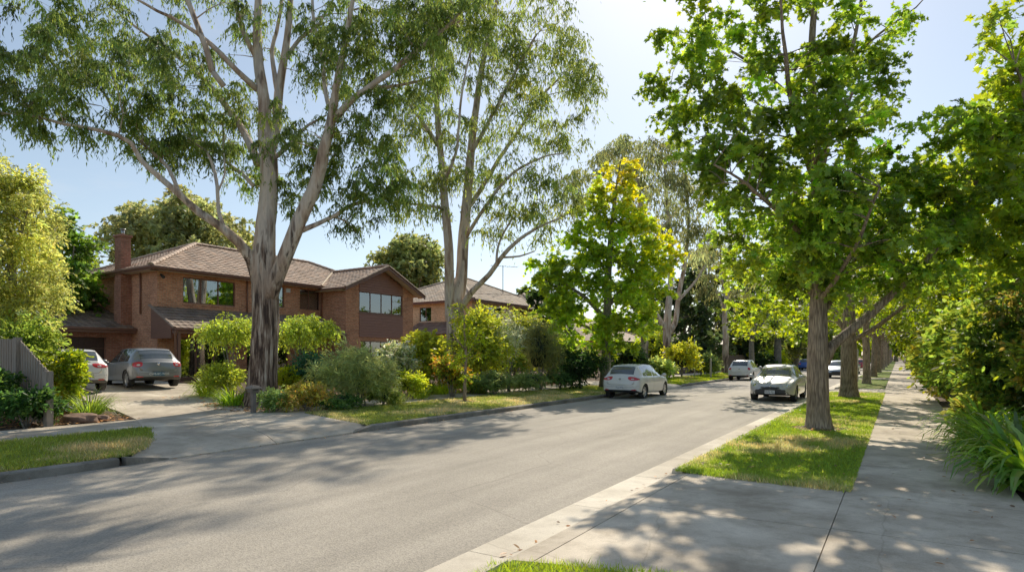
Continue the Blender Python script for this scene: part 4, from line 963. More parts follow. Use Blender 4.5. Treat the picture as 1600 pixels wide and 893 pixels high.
def car(name, label, kind, loc, rz, paint, sc_=1.0, tails='block', plate=None, platecol='platewhite', ink='ink', hide=(), group=None, low=False, wz=1.0, rails=False):
    D = PROF[kind]; Lc = D['L']; st = np.array(D['st'])
    xs = sorted(set(np.round(np.concatenate([st[:, 0], np.arange(0, .32, .03), np.arange(.32, Lc-.5, .09), np.arange(Lc-.5, Lc, .035), [Lc]]), 4)))
    seam = []
    for s in D['seams']: xs = [x for x in xs if abs(x-s) > .03]+[s-.006, s+.006]; seam.append(s)
    for s in D['bpil']+D['cpil']+D['side']+D['rear']+D['front']: xs = [x for x in xs if abs(x-s) > .012]+[s]
    xs = np.array(sorted(xs)); S = np.stack([pchip(xs, st[:, 0], st[:, i]) for i in range(6)], 1); S[:, 2] += .045*np.clip((xs-.02)/.2, 0, 1)
    # light smoothing of the interpolated profile
    for i in range(1, 6):
        s = S[:, i].copy(); 
        for _ in range(1): s[1:-1] = s[1:-1]*.5+.25*(s[2:]+s[:-2])
        S[:, i] = s
    S[:, 5] *= wz; 
    def sect(r):
        x, w, zl, zb, wt, zt = r; h = zb-zl
        pts = [(0, zl), (w*.55, zl), (w*.88, zl), (w*.965, zl+.035), (w*.985, zl+.10), (w*.992, zl+h*.35), (w*1.0, zl+h*.5), (w*1.0, zl+h*.65), (w*.995, zl+h*.78), (w*.985, zl+h*.88), (w*.965, zb-.012), (w*.935, zb+.008)]
        bx, bz = w*.92, zb+.016; g = max(0.0, min(1, (zt-zb-.12)/.2)); tx, tz = lerp(wt*1.0, wt*1.02, g), lerp(zt-.035, zt-.055, g)
        tz = max(tz, bz+.004); n = 5
        for i in range(n+1): t = i/n; pts.append((lerp(bx, tx, t)+.02*g*math.sin(PI*t), lerp(bz, tz, t)))
        pts += [(tx*.955, lerp(tz, zt, .6)), (tx*.86, lerp(tz, zt, .88)), (tx*.62, zt-.004+.006), (tx*.32, zt+.012), (0, zt+.016)]
        return pts
    secs = [sect(r) for r in S]; nh = len(secs[0]); ring = []
    for r, s in zip(S, secs):
        right = [(r[0], y, z) for (y, z) in s]; left = [(r[0], -y, z) for (y, z) in s[1:-1]][::-1]; ring.append(right+left)
    ring = np.array(ring); K = ring.shape[1]
    # bow the ends in plan so tail and nose are rounded
    for i in range(len(ring)):
        x = ring[i, :, 0]; yy = np.abs(ring[i, :, 1])
        t0 = np.clip(1-x/.5, 0, 1); t1 = np.clip(1-(Lc-x)/.9, 0, 1)
        ring[i, :, 0] = x+t0*.16*(yy/.88)**2.2-t1*.34*(yy/.88)**2.4
    verts = ring.reshape(-1, 3); faces = []; mi = []
    gl0, gl1 = 12, 17   # glass rows on the half section
    Z = lambda f: verts[f].mean(0)
    for i in range(len(xs)-1):
        xm = (xs[i]+xs[i+1])/2
        for j in range(K):
            k = (j+1) % K; f = [i*K+j, (i+1)*K+j, (i+1)*K+k, i*K+k]; c = verts[f].mean(0)
            hj = j if j < nh-1 else (K-1-j); m = 0
            if gl0 <= hj < gl1 and D['side'][0] < xm < D['side'][1] and not (D['bpil'][0] < xm < D['bpil'][1]) and not (D['cpil'][0] < xm < D['cpil'][1]):
                top = np.interp(xm, st[:, 0], st[:, 5]); 
                if c[2] > np.interp(xm, st[:, 0], st[:, 3])+.03 and top-np.interp(xm, st[:, 0], st[:, 3]) > .13: m = 1
            elif hj >= gl1+1 and D['front'][0] < xm < D['front'][1]: m = 2
            elif hj >= gl1+1 and D['rear'][0] < xm < D['rear'][1]: m = 3
            elif hj < 3: m = 8
            if m == 0 and any(abs(xm-s) < .006 for s in seam) and 3 <= hj < 12: m = 8
            if m == 0 and 3 <= hj < 11 and seam[0] < xm < seam[2]: m = 7
            ay = abs(c[1])
            if m in (0,):
                if c[0] < .12 and c[2] < .36: m = 8
            faces.append(f); mi.append(m)
    faces.append([j for j in range(K)]); mi.append(0); n0 = (len(xs)-1)*K; faces.append([n0+j for j in range(K)][::-1]); mi.append(6)
    me = bpy.data.meshes.new('tmp'); me.from_pydata([tuple(v) for v in verts], [], faces); me.polygons.foreach_set('material_index', mi)
    for i in range(9): me.materials.append(None)
    bm = bmesh.new(); bm.from_mesh(me); bmesh.ops.recalc_face_normals(bm, faces=bm.faces); bm.to_mesh(me); bm.free()
    tmp = bpy.data.objects.new('tmp', me); COL.objects.link(tmp); cut = []
    for wx in D['wb']:
        for s in (-1, 1):
            cm = MB(); an = np.arange(28)*2*PI/28; G = [[(wx+math.cos(a)*.365, s*y, .31+math.sin(a)*.365) for a in an] for y in (.60, 1.1)]
            cm.grid(G, 8, closed=True); b0 = 0; cm.f.append(list(range(28))); cm.m.append(8); cm.c.append((1,1,1)); cm.f.append(list(range(28, 56))[::-1]); cm.m.append(8); cm.c.append((1,1,1))
            m2 = bpy.data.meshes.new('cut'); m2.from_pydata(cm.v, [], cm.f); m2.polygons.foreach_set('material_index', cm.m)
            for i in range(9): m2.materials.append(None)
            b2 = bmesh.new(); b2.from_mesh(m2); bmesh.ops.recalc_face_normals(b2, faces=b2.faces); b2.to_mesh(m2); b2.free()
            co_ = bpy.data.objects.new('cut', m2); COL.objects.link(co_); cut.append(co_)
            md = tmp.modifiers.new('b', 'BOOLEAN'); md.operation = 'DIFFERENCE'; md.object = co_; md.solver = 'EXACT'
    dg = bpy.context.evaluated_depsgraph_get(); dg.update(); em = bpy.data.meshes.new_from_object(tmp.evaluated_get(dg))
    for o in cut+[tmp]: bpy.data.objects.remove(o)
    V = np.empty(len(em.vertices)*3, np.float32); em.vertices.foreach_get('co', V); V = V.reshape(-1, 3)
    root = empty(name, loc, rz, label=label, cat='car', group=group); root.scale = (sc_, sc_, sc_)
    V = V-[Lc/2, 0, 0]
    groups = {}
    for p in em.polygons:
        c = V[list(p.vertices)].mean(0); m = p.material_index; key = (m, 0)
        if m in (1, 4, 5): key = (m, 1 if c[1] > 0 else -1)
        if m == 1: key = (m, (1 if c[1] > 0 else -1)*(1 if c[0]+Lc/2 > D['bpil'][0] else 2))
        if m == 7: key = (m, (1 if c[1] > 0 else -1)*(1 if c[0]+Lc/2 > seam[1] else 2))
        groups.setdefault(key, []).append(list(p.vertices))
    for (m, s), fs in groups.items():
        nm, mt = PARTN[m]; fl = np.concatenate([np.array(f) for f in fs]); u, inv = np.unique(fl, return_inverse=True)
        np_obj(nm, V[u], inv.ravel(), [len(f) for f in fs], M[mt] if mt else paint, root, smooth=True)
    # lamps, grille and seams follow the body surface
    from mathutils.bvhtree import BVHTree
    bv = BVHTree.FromPolygons([tuple(v) for v in V], [list(p.vertices) for p in em.polygons])
    def cast(pos, d):
        d = Vector(d).normalized(); h = bv.ray_cast(Vector(pos)+d*1.2, -d)
        return None if h[0] is None else (h[0]+d*.007)
    def patch(nm, mt, C, d, hw, hh, skew=0, ex=3.0, taper=0, par=None, off=0):
        d = Vector((*d, 0)).normalized(); rt = Vector((-d.y, d.x, 0)); G = []
        for r in (0.02, .35, .7, 1.0):
            row = []
            for a_ in np.arange(28)*2*PI/28:
                c_, s_ = math.cos(a_), math.sin(a_); k_ = (abs(c_)**ex+abs(s_)**ex)**(-1/ex); u, v = c_*k_*r, s_*k_*r
                p = Vector(C)+rt*(u*hw)+Vector((0, 0, v*hh*(1-taper*u)+skew*u)); h = cast(p, d)
                if h is None: h = p
                row.append(tuple(h+d*off))
            G.append(row)
        q = MB(); q.grid(G, closed=True); return q.build_local(nm, M[mt] if isinstance(mt, str) else mt, par or root, True)
    def seamline(pts, d, r=.0045, mt='blackplastic'):
        P_ = [];
        for p in catmull(pts, .06):
            h = cast(p, d)
            if h is not None: P_.append(tuple(h-Vector(d).normalized()*.006))
        if len(P_) > 2: q = MB(); q.tube(P_, r, 5); q.build_local('panel_gap', M[mt], root, True)
    X0, X1 = -Lc/2, Lc/2
    for s in (-1, 1):
        if tails == 'block':
            t_ = patch('tail_light', 'tail', (X0+.1, s*.70, .855), (-.8, s*.6), .155, .095, par=None)
            patch('reverse_lamp', 'lamp', (X0+.1, s*.66, .835), (-.8, s*.6), .05, .03, par=t_, off=.004)
        elif tails == 'wide':
            t_ = patch('tail_light', 'tail', (X0+.1, s*.645, .875), (-.75, s*.66), .235, .075, skew=s*.02, ex=2.2, taper=-s*.45)
            patch('reverse_lamp', 'lamp', (X0+.1, s*.56, .865), (-.8, s*.6), .06, .022, par=t_, off=.004)
        else: t_ = patch('tail_light', 'tail', (X0+.1, s*.72, .90), (-.8, s*.6), .10, .10, ex=2.2)
        h_ = patch('headlight', 'lamp', (X1-.25, s*.64, .665), (.80, s*.6), .20, .085, skew=-s*-.035, ex=2.4, taper=s*-.2)
        if not low: patch('indicator', 'tail' if False else 'chrome', (X1-.25, s*.62, .665), (.80, s*.6), .06, .05, par=h_, off=.003)
        if not low: patch('fog_light', 'blackplastic', (X1-.15, s*.60, .345), (.9, s*.4), .075, .062, ex=2); patch('fog_light', 'lamp', (X1-.15, s*.60, .345), (.9, s*.4), .036, .036, ex=2, off=.004)
        if not low and kind == 'hatch': patch('reflector', 'tail', (X0+.1, s*.60, .40), (-.9, s*.4), .11, .022)
    patch('grille', 'blackplastic', (X1-.1, 0, .565), (1, 0), .36, .042, ex=2.6)
    patch('lower_intake', 'blackplastic', (X1-.1, 0, .335), (1, 0), .50, .055, ex=3.5)
    if not low:
        seamline([(X0, -.60, 1.0), (X0, -.615, .80), (X0, -.55, .645), (X0, -.2, .615), (X0, .2, .615), (X0, .55, .645), (X0, .615, .80), (X0, .60, 1.0)], (-1, 0, 0))
        seamline([(X0, -.80, .56), (X0, -.4, .53), (X0, .4, .53), (X0, .80, .56)], (-1, 0, 0), .003)
        seamline([(X1-1.2, -.74, 1), (X1-.8, -.72, 1), (X1-.42, -.60, 1), (X1-.2, -.4, 1), (X1-.12, 0, 1), (X1-.2, .4, 1), (X1-.42, .60, 1), (X1-.8, .72, 1), (X1-1.2, .74, 1)], (0, 0, 1))
    # wheels
    for wx in D['wb']:
        for s in (-1, 1):
            t = MB(); an = np.arange(24)*2*PI/24; prof = [(.20, .78), (.245, .84), (.30, .865), (.318, .85), (.322, .76), (.318, .66), (.30, .645), (.2, .66)]
            t.grid([[(wx-Lc/2+math.cos(a)*r, s*y, .318+math.sin(a)*r) for a in an] for r, y in prof], closed=True)
            wo_ = t.build_local('wheel', M['rubber'], root, True)
            r_ = MB(); y1 = .815
            r_.grid([[(wx-Lc/2+math.cos(a)*r, s*y, .318+math.sin(a)*r) for a in an] for r, y in [(.225, .80), (.215, .825), (.19, .80), (.185, .72)]], closed=True)
            for q in range(5 if kind == 'hatch' else 7):
                a = q*2*PI/(5 if kind == 'hatch' else 7); ca, sa = math.cos(a), math.sin(a); w0, w1 = .042, .030
                def pt(r, o, y): return (wx-Lc/2+ca*r-sa*o, s*y, .318+sa*r+ca*o)
                r_.hexa([pt(.03, -w0, .79), pt(.20, -w1, .80), pt(.20, w1, .80), pt(.03, w0, .79), pt(.03, -w0, .825), pt(.20, -w1, .822), pt(.20, w1, .822), pt(.03, w0, .825)])
            r_.tube([(wx-Lc/2, s*.78, .318), (wx-Lc/2, s*.832, .318)], .05, 12)
            r_.build_local('rim', M['alloy'], wo_, False)
            if not low: hb = MB(); hb.grid([[(wx-Lc/2+math.cos(a)*r, s*.73, .318+math.sin(a)*r) for a in an] for r in (.002, .2)], closed=True); hb.build_local('brake_disc', M['blackplastic'], wo_, False)
    # mirrors
    mxx = D['front'][1]-.30-Lc/2
    for s in (-1, 1):
        mr = MB(); G = []
        for u in np.linspace(0, PI, 7): G.append([(mxx+.06*math.cos(u)*1.1, s*(.99+.11*math.sin(u)*math.cos(a)), .99+.075*math.sin(u)*math.sin(a)) for a in np.arange(10)*2*PI/10])
        mr.grid(G, closed=True); mr.tube([(mxx, s*.84, .94), (mxx, s*.93, .96)], .03, 6); mr.build_local('mirror', paint if not low else M['blackplastic'], root, True)
    if low: return root
    # door handles, badge, plates, wiper, fog lamps
    for s in (-1, 1):
        for hx in (seam[0]+.12, seam[1]+.10):
            h = MB(); h.box((hx-Lc/2, s*.885-.012, .80), (hx+.16-Lc/2, s*.885+.012, .83)); h.build_local('door_handle', paint, root, False)
    tailz = .865 if kind == 'hatch' else .88
    bd = MB(); bd.tube([(-Lc/2+.085, 0, tailz), (-Lc/2+.035, 0, tailz)], .05, 14); bd.build_local('badge', M['chrome'], root, True)
    fb = MB(); fb.tube([(Lc/2-.06, 0, .62), (Lc/2-.02, 0, .615)], .055, 14); fb.build_local('badge', M['chrome'], root, True)
    for (s, zz) in ((-1, .50 if kind == 'hatch' else .62), (1, .40)):
        x = s*(Lc/2+.006); pz = zz
        pl = MB(); pl.box((min(x, x-s*.02), -.186, pz-.067), (max(x, x-s*.02), .186, pz+.067)); pl = pl.build_local('number_plate', M[platecol], root, False)
        if plate: text_obj(plate, .105, ink, pl, (x+s*.002, 0, pz), (PI/2, 0, PI/2 if s > 0 else -PI/2))
    wp = MB()
    if kind == 'hatch': wp.tube([(-Lc/2+.20, 0, 1.03), (-Lc/2+.235, .34, 1.07)], .012, 5)
    wp.tube([(D['front'][1]-Lc/2-.04, .45, .99), (D['front'][1]-Lc/2-.10, -.12, 1.03)], .012, 5); wp.tube([(D['front'][1]-Lc/2-.02, -.1, .985), (D['front'][1]-Lc/2-.10, -.62, 1.02)], .012, 5)
    wp.build_local('wiper', M['blackplastic'], root, False)
    if kind == 'sedan':
        for zz, ww in ((.60, .34), (.555, .30)):
            gl = MB(); gl.tube([(Lc/2-.03-.05*(y/.34)**2, y, zz-.035+.05*abs(y/.34)) for y in np.linspace(-ww, ww, 9)], .011, 5); gl.build_local('grille_bar', M['chrome'], root, True)
    # seats and cabin floor hidden by tinted glass
    return root
def _bl(self, name, mat, parent, smooth): self.world = False; return MB.build(self, name, mat, parent, smooth=smooth)
MB.build_local = _bl
HD = math.radians
P_white = m_paint('white car paint', (.72,.72,.70)); P_grey = m_paint('gunmetal car paint', (.20,.21,.22), .4, .42); P_silver = m_paint('silver car paint', (.52,.52,.53), .35, .4)
P_blue = m_paint('blue car paint', (.03,.10,.42), .2); P_pale = m_paint('pale blue car paint', (.36,.42,.50), .5); P_red = m_paint('red car paint', (.45,.03,.06), .1); P_teal = m_paint('teal car paint', (.10,.25,.28), .2)
def slopez(x): return hgt(x)+.012
cg = car('parked_car', 'dark grey hatchback parked in the brick house driveway', 'hatch', (-25.95, 12.1, .622), HD(180-8), P_grey, sc_=1.04, tails='block', plate='CWE-8C-WOS', platecol='plateblue', ink='inkwhite')
cg.rotation_euler = (0, HD(.8), HD(180-8))
cw = car('parked_car', 'white hatchback half hidden by shrubs in the driveway', 'hatch', (-25.3, 9.3, .612), HD(180-14), P_white, tails='wide', plate=None)
cw.rotation_euler = (0, HD(.8), HD(180-9))
c1 = car('parked_car', 'white hatchback parked at the far kerb with its rear towards us', 'hatch', (-9.98, 25.95, .015), HD(90), P_white, tails='wide', plate='TLJ-1FG')
c2 = car('parked_car', 'silver sedan facing us beside the big maple trunk', 'sedan', (-4.3, 27.85, .02), HD(-90), P_silver, plate='WFJ-9JL')
c3 = car('parked_car', 'small white hatchback further along the far kerb', 'hatch', (-9.95, 48.6, .015), HD(90), P_white, tails='tall', plate=None, wz=1.05)
c4 = car('parked_car', 'pale blue sedan facing us behind the second maple', 'sedan', (-4.2, 57.2, .02), HD(-90), P_pale, low=True)
c5 = car('parked_car', 'bright blue hatchback far up the street', 'hatch', (-9.9, 86, .015), HD(90), P_blue, low=True)
c6 = car('parked_car', 'red hatchback half hidden behind verge trunks far up the street', 'hatch', (-4.1, 90.5, .02), HD(90), P_red, low=True)
c7 = car('parked_car', 'teal sedan parked behind the pale blue sedan', 'sedan', (-4.2, 71, .02), HD(-90), P_teal, low=True)
c8 = car('parked_car', 'silver hatchback tiny at the far end of the road', 'hatch', (-9.9, 112, .015), HD(90), P_silver, low=True)
# ------------------------------------------------------------------ trees
GREEN_GUM = (.115,.165,.045); OLIVE_GUM = (.15,.165,.045); MAPLE = (.13,.20,.035); MAPLEY = (.30,.34,.04)
def sunny(pos, col, rng, z0, z1, c2, amt=.8):
    t = np.clip((pos[:, 2]-z0)/(z1-z0)+rng.normal(0, .2, len(pos)), 0, 1)[:, None]*amt; return col*(1-t)+tint(rng, len(pos), c2)*t
# 1. the big gum in the front garden
D = 19.0
Lm = [px_limb(D, q)*[1,1,1,.92] for q in [
 [(408,656,0,46),(408,636,0,34),(409,605,0,26),(411,560,0,22.5),(413,500,0,21.5),(412,450,0,21.5),(411,400,.0,19),(413,360,0,16),(416,330,0,15),(418,280,0,14),(417,245,0,14),(411,200,.2,11),(410,150,.3,9.5),(402,80,.4,8),(403,0,.5,6),(406,-90,.6,4),(410,-170,.6,2)],
 [(418,470,0,15),(430,440,-.1,13),(446,400,-.2,12.5),(468,345,-.3,12),(492,292,-.4,11),(506,240,-.5,9.5),(518,190,-.6,8),(526,135,-.7,6),(536,85,-.8,5),(548,20,-.9,4),(560,-60,-1,2)],
 [(403,440,0,11),(392,405,-.2,10),(372,378,-.5,8.5),(350,358,-.8,7.5),(310,330,-1.2,6.5),(285,308,-1.5,5.5),(255,280,-1.8,5),(222,250,-2.0,4.2),(205,222,-2.2,3.6),(160,205,-2.5,3),(100,195,-2.8,2.6),(62,185,-3,2.2),(30,150,-3.2,1.6),(-10,120,-3.4,1)],
 [(300,322,-1.3,4),(278,296,-1.2,3.6),(262,262,-1,3.2),(225,225,-.8,2.8),(190,195,-.6,2.4),(165,150,-.4,1.8),(130,110,-.2,1.2)],
 [(352,358,-.8,3.6),(341,330,-.7,3.2),(338,290,-.6,3),(330,252,-.5,2.6),(320,232,-.4,2),(300,218,-.4,1.4)],
 [(340,300,-.6,2),(352,270,-.5,1.6),(350,240,-.5,1.2)],
 [(396,290,0,4),(375,268,.2,3.4),(350,250,.5,3),(345,225,.8,2.4),(340,190,1,1.6)],
 [(404,255,0,8),(388,220,.4,6.5),(368,185,.8,5.5),(340,150,1.2,4.5),(310,118,1.5,3.6),(270,85,1.8,2.8),(215,45,2,2),(170,10,2.2,1.2)],
 [(402,140,.3,5.5),(370,110,-.3,4.5),(330,70,-.8,4),(285,40,-1.2,3),(230,15,-1.6,2.2),(180,-20,-1.8,1.4)],
 [(332,112,-1,5.5),(322,75,-1.1,5),(305,30,-1.2,4.5),(290,-10,-1.3,4),(275,-70,-1.4,2.5)],
 [(350,135,-.8,5),(332,112,-1,5)],
 [(400,90,.4,4.5),(380,50,.2,4),(368,0,0,3.5),(360,-60,0,2)],
 [(420,245,0,9.5),(432,200,.4,8),(436,150,.6,7.5),(446,90,.8,6),(455,20,1,5),(458,-60,1.2,3)],
 [(440,100,.7,4),(470,60,1.2,3.2),(500,40,1.6,2.6),(530,-10,2,1.6)],
 [(437,160,.6,5),(430,125,.6,4.4),(422,70,.8,3.4),(436,10,1,2.8),(440,-60,1.2,2)],
 [(522,188,-.6,6.5),(548,158,-.9,5.6),(590,128,-1.3,5),(632,100,-1.6,4.4),(668,68,-1.8,3.6),(705,40,-2,2.8),(740,0,-2.2,1.8),(760,-50,-2.3,1)],
 [(575,140,-1.1,3),(610,135,-.8,2.6),(650,128,-.5,2),(690,118,-.2,1.2)],
 [(518,180,-.6,4.5),(508,145,-.2,4),(503,100,.2,3.6),(492,45,.5,3),(487,-20,.8,2.2)],
 [(466,362,-.3,5),(495,350,-.1,4),(525,335,.1,3.4),(550,318,.3,2.8),(585,312,.5,2),(615,300,.7,1.2)],
 [(520,338,.1,2),(540,345,.4,1.6),(558,365,.6,1)],
 [(425,250,0,4),(455,225,.5,3.2),(480,195,.9,2.4),(510,180,1.4,1.4)],
]]
GB = [px_blob(D, *q) for q in [
 (40,40,90,70,30,-2.5),(55,140,70,50,26,-3),(25,185,45,30,10,-3.2),(140,60,80,60,28,-1),(170,140,75,55,26,-1.4),(215,190,55,45,16,-1),(120,190,40,22,5,-2.5),
 (235,50,70,50,20,.5),(290,150,70,50,26,.6),(250,225,45,30,10,-.6),(330,200,55,40,24,.8),(370,150,50,45,14,1),(345,235,40,22,8,.3),(310,225,45,25,7,0),
 (300,70,50,50,8,1.5),(385,60,45,50,4,1),(340,10,70,40,10,-.5),(440,40,50,40,5,1.2),(500,100,50,50,16,.6),(520,40,60,50,20,.8),(560,90,60,55,24,-.5),(600,30,80,50,30,-1),
 (660,40,70,45,28,-1.6),(720,20,60,50,26,-2),(640,120,60,40,18,-.8),(575,175,55,40,18,-.4),(470,190,40,35,10,.8),(490,250,35,35,10,.5),(440,270,35,35,9,.5),(455,230,30,30,7,.6),(395,265,30,30,7,.4),
 (545,230,45,35,12,.2),(590,225,40,35,14,.4),(600,275,45,32,18,.5),(570,310,40,26,12,.4),(545,340,22,24,6,.5),(625,300,32,24,8,.8),(480,320,26,20,4,.6),(530,290,35,25,6,.8),(375,285,20,14,2,.2),
 (120,-60,120,60,24,-1),(300,-80,120,60,24,0),(480,-90,120,60,24,.5),(640,-70,110,60,24,-1),(430,200,35,30,6,-1.2),(200,80,60,60,12,-3.5),(90,100,60,50,12,.5)]]
g1 = tree('eucalyptus_tree', 'huge spreading gum with peeling grey bark and dark base in front of the brick house', 'tree', P(408,632,D), Lm, GB, 'leafgum', 1, bark='gum', ncl=1.25, rc=.42, nt=12, nl=13,
     size=.13, kind='gum', tmpl=T_LONGW, base_col=GREEN_GUM, col2=(.22,.26,.06), droop=1.0, sides=18, cv=.3, lump=.07)
# 2. twin stemmed gum further along
D = 29.0
Lm = [px_limb(D, q)*[1,1,1,.74] for q in [
 [(711,625,0,30),(711,600,0,24),(711,560,0,20),(711,515,0,18),(712,480,0,17),(722,430,.2,12.5),(724,380,.3,11.5),(731,300,.5,10),(740,215,.8,8),(752,130,1,6.5),(768,50,1.2,5),(785,-30,1.4,3)],
 [(704,500,0,11),(701,440,-.3,10.5),(699,380,-.5,9.5),(694,320,-.6,8.5),(688,250,-.7,7),(682,180,-.8,6),(674,90,-.9,5),(668,10,-1,4),(660,-60,-1,2)],
 [(718,485,0,8),(738,455,-.6,6.5),(765,428,-1.2,5.5),(782,405,-1.6,5),(805,380,-2,4),(835,360,-2.3,3),(875,342,-2.6,1.5)],
 [(785,402,-1.6,2.4),(812,400,-1.8,2),(835,392,-2,1.2)],[(728,330,.4,5.5),(762,280,1,4.6),(800,220,1.6,3.8),(838,165,2,3),(880,115,2.4,2)],[(736,240,.7,4.5),(770,180,.2,4),(805,110,-.3,3),(840,50,-.6,2)],
 [(690,325,-.6,3.6),(662,320,-1,3),(640,318,-1.3,2)],[(686,230,-.7,4.5),(662,195,-1.2,3.6),(632,160,-1.6,2.6),(612,150,-1.8,1.6)],[(692,290,-.6,3.6),(715,230,-1.4,3),(722,150,-1.8,2.4),(735,80,-2,1.6)],
 [(728,370,.3,4.5),(758,325,-.6,3.6),(795,280,-1,3),(840,250,-1.3,2),(880,240,-1.5,1.2)],[(775,418,-1.3,3),(780,380,-1,2.5),(800,340,-.8,2)],
]]
GB = [px_blob(D, *q) for q in [(690,40,60,60,22),(760,30,70,60,26,.6),(840,40,70,55,26),(900,80,50,45,18,.8),(915,130,38,40,12,1),(860,120,60,50,22,.8),(790,110,55,50,20,.6),(720,120,50,45,14,-.6),(655,120,40,45,12,-1),(640,180,40,35,12,-1.3),(690,200,45,40,12,-1),
 (770,190,50,40,14,.6),(840,190,55,40,18,1.2),(885,200,35,35,9,1),(800,255,50,32,11,-.6),(860,265,45,30,10,-1.2),(690,270,45,30,12,-.6),(655,275,35,28,9,-.8),(740,260,40,30,9,.5),(830,310,45,26,9,-1),(780,320,40,26,8,-.8),(700,330,30,20,4),(625,325,25,16,4,-1),
 (840,350,40,22,5,-2),(700,-50,90,50,20),(830,-60,100,50,24,.5),(775,360,26,18,4,-1),(880,300,35,25,7,-1.4)]]
tree('eucalyptus_tree', 'tall twin stemmed gum with airy crown standing right of the gabled wing', 'tree', P(711,603,D), Lm, GB, 'leafgum', 2, bark='gumpale', rc=.75, nt=11, nl=10, size=.20, kind='gum', tmpl=T_LONGW,
     ncl=1.25, base_col=(.145,.19,.055), col2=(.34,.36,.08), droop=.9, sides=14, cv=.28, lump=.05)
# 3. big near maple
D = 14.4
Lm = [px_limb(D, q)*[1,1,1,.9] for q in [
 [(1280,692,0,46),(1280,676,0,31),(1280,664,0,22.5),(1279,645,0,19),(1278,600,0,17.5),(1278,555,0,17),(1278,500,0,15),(1278,430,0,12.5),(1276,350,0,11),(1272,270,0,9.5),(1268,190,.2,7.5),(1264,100,.3,6),(1268,20,.4,5),(1275,-80,.4,3),(1275,-160,.4,1.5)],
 [(1286,565,0,12),(1300,540,0,8.8),(1330,515,-.1,7.6),(1365,486,-.2,6.8),(1400,455,-.4,6.0),(1432,425,-.6,5.3),(1470,380,-.8,4.5),(1505,320,-1,5),(1540,250,-1.1,3.5),(1560,180,-1.2,2)],
 [(1283,490,0,6.5),(1300,465,.2,5.5),(1318,430,.4,4.8),(1345,390,.7,4),(1375,340,1,3),(1400,290,1.2,2)],
 [(1272,280,0,6.5),(1252,220,-.5,5.5),(1238,160,-.9,4.6),(1230,90,-1.3,3.6),(1225,20,-1.6,2.2),(1222,-60,-1.8,1.5)],
 [(1274,300,0,6),(1290,240,.6,5),(1306,170,1,4.4),(1325,100,1.4,3.6),(1340,30,1.7,2.8),(1352,-50,2,1.8)],
 [(1330,90,1.4,2.6),(1370,55,1.8,2.2),(1410,25,2.1,1.6),(1440,0,2.3,1)],
 [(1276,400,0,5.5),(1245,360,-.8,4.5),(1205,325,-1.5,3.6),(1160,290,-2,2.6),(1110,260,-2.3,1.6)],
 [(1274,340,0,5),(1230,280,1,4),(1180,225,1.7,3.2),(1120,180,2.2,2.2),(1050,165,2.6,1.3)],
 [(1268,190,.2,4.5),(1225,140,1.1,3.6),(1170,90,1.8,2.6),(1110,50,2.3,1.6)],
 [(1278,470,0,4.5),(1250,440,.9,3.6),(1215,420,1.7,2.8),(1170,415,2.4,1.6)],
 [(1280,470,0,4.5),(1310,430,-1.1,3.8),(1345,370,-2,3),(1380,300,-2.6,2)],[(1272,260,0,4),(1300,210,-1.3,3.2),(1330,150,-2.2,2.2)],
]]
GB = [px_blob(D, *q) for q in [(1230,40,90,60,16),(1150,60,80,55,15,.6),(1080,30,55,40,9,.8),(1065,75,50,40,9,.8),(1045,150,48,32,10,1.2),(1110,140,65,48,15,.8),(1180,150,80,55,18,-.6),(1060,190,40,26,7,1.4),(1110,225,55,36,11,-.4),(1150,260,65,42,14,-1),
 (1095,270,42,24,6,-.6),(1260,120,80,60,18,-.8),(1330,60,80,55,15,1),(1390,40,50,35,8,1.8),(1340,140,65,50,14,1),(1370,180,42,40,7,1.2),(1290,200,80,55,20,-1.5),(1210,230,75,50,20,-.8),(1330,240,70,50,18,.6),(1200,310,85,50,24,-.6),(1280,300,80,50,24,-1.6),
 (1350,300,75,50,22,-.8),(1180,370,70,45,20,.3),(1240,380,75,45,24,-1),(1310,370,75,45,24,-.8),(1370,370,70,45,22,-1.4),(1195,425,55,32,13,1.2),(1250,440,55,26,12,.5),(1320,425,65,34,17,-.6),(1390,420,60,32,15,.6),(1430,340,55,45,15,-.6),
 (1440,270,60,45,14,-.9),(1480,210,55,45,13,-1),(1490,290,55,45,14,-.6),(1540,230,50,50,13,-1),(1480,360,55,40,14,-.6),(1530,320,50,40,12,-.8),(1200,-60,110,60,12),(1320,-60,100,60,10,.6),(1270,-150,90,50,6),(1090,-30,60,40,8,.6),(1150,200,60,40,6,-2.4),(1240,330,60,40,10,2.2),(1330,330,60,50,10,2),(1440,430,50,30,12,-.8),(1400,450,40,24,8,.4)]]
tree('maple_tree', 'large leafy maple with forked trunk on the near verge beside the footpath', 'tree', P(1280,668,D), Lm, GB, 'leaf', 3, bark='bark', rc=.42, nt=11, nl=9, size=.11, kind='flat', tmpl=T_MAPLE, ncl=.80,
     base_col=MAPLE, col2=(.26,.30,.04), droop=.35, sides=20, cv=.36, lump=.05)
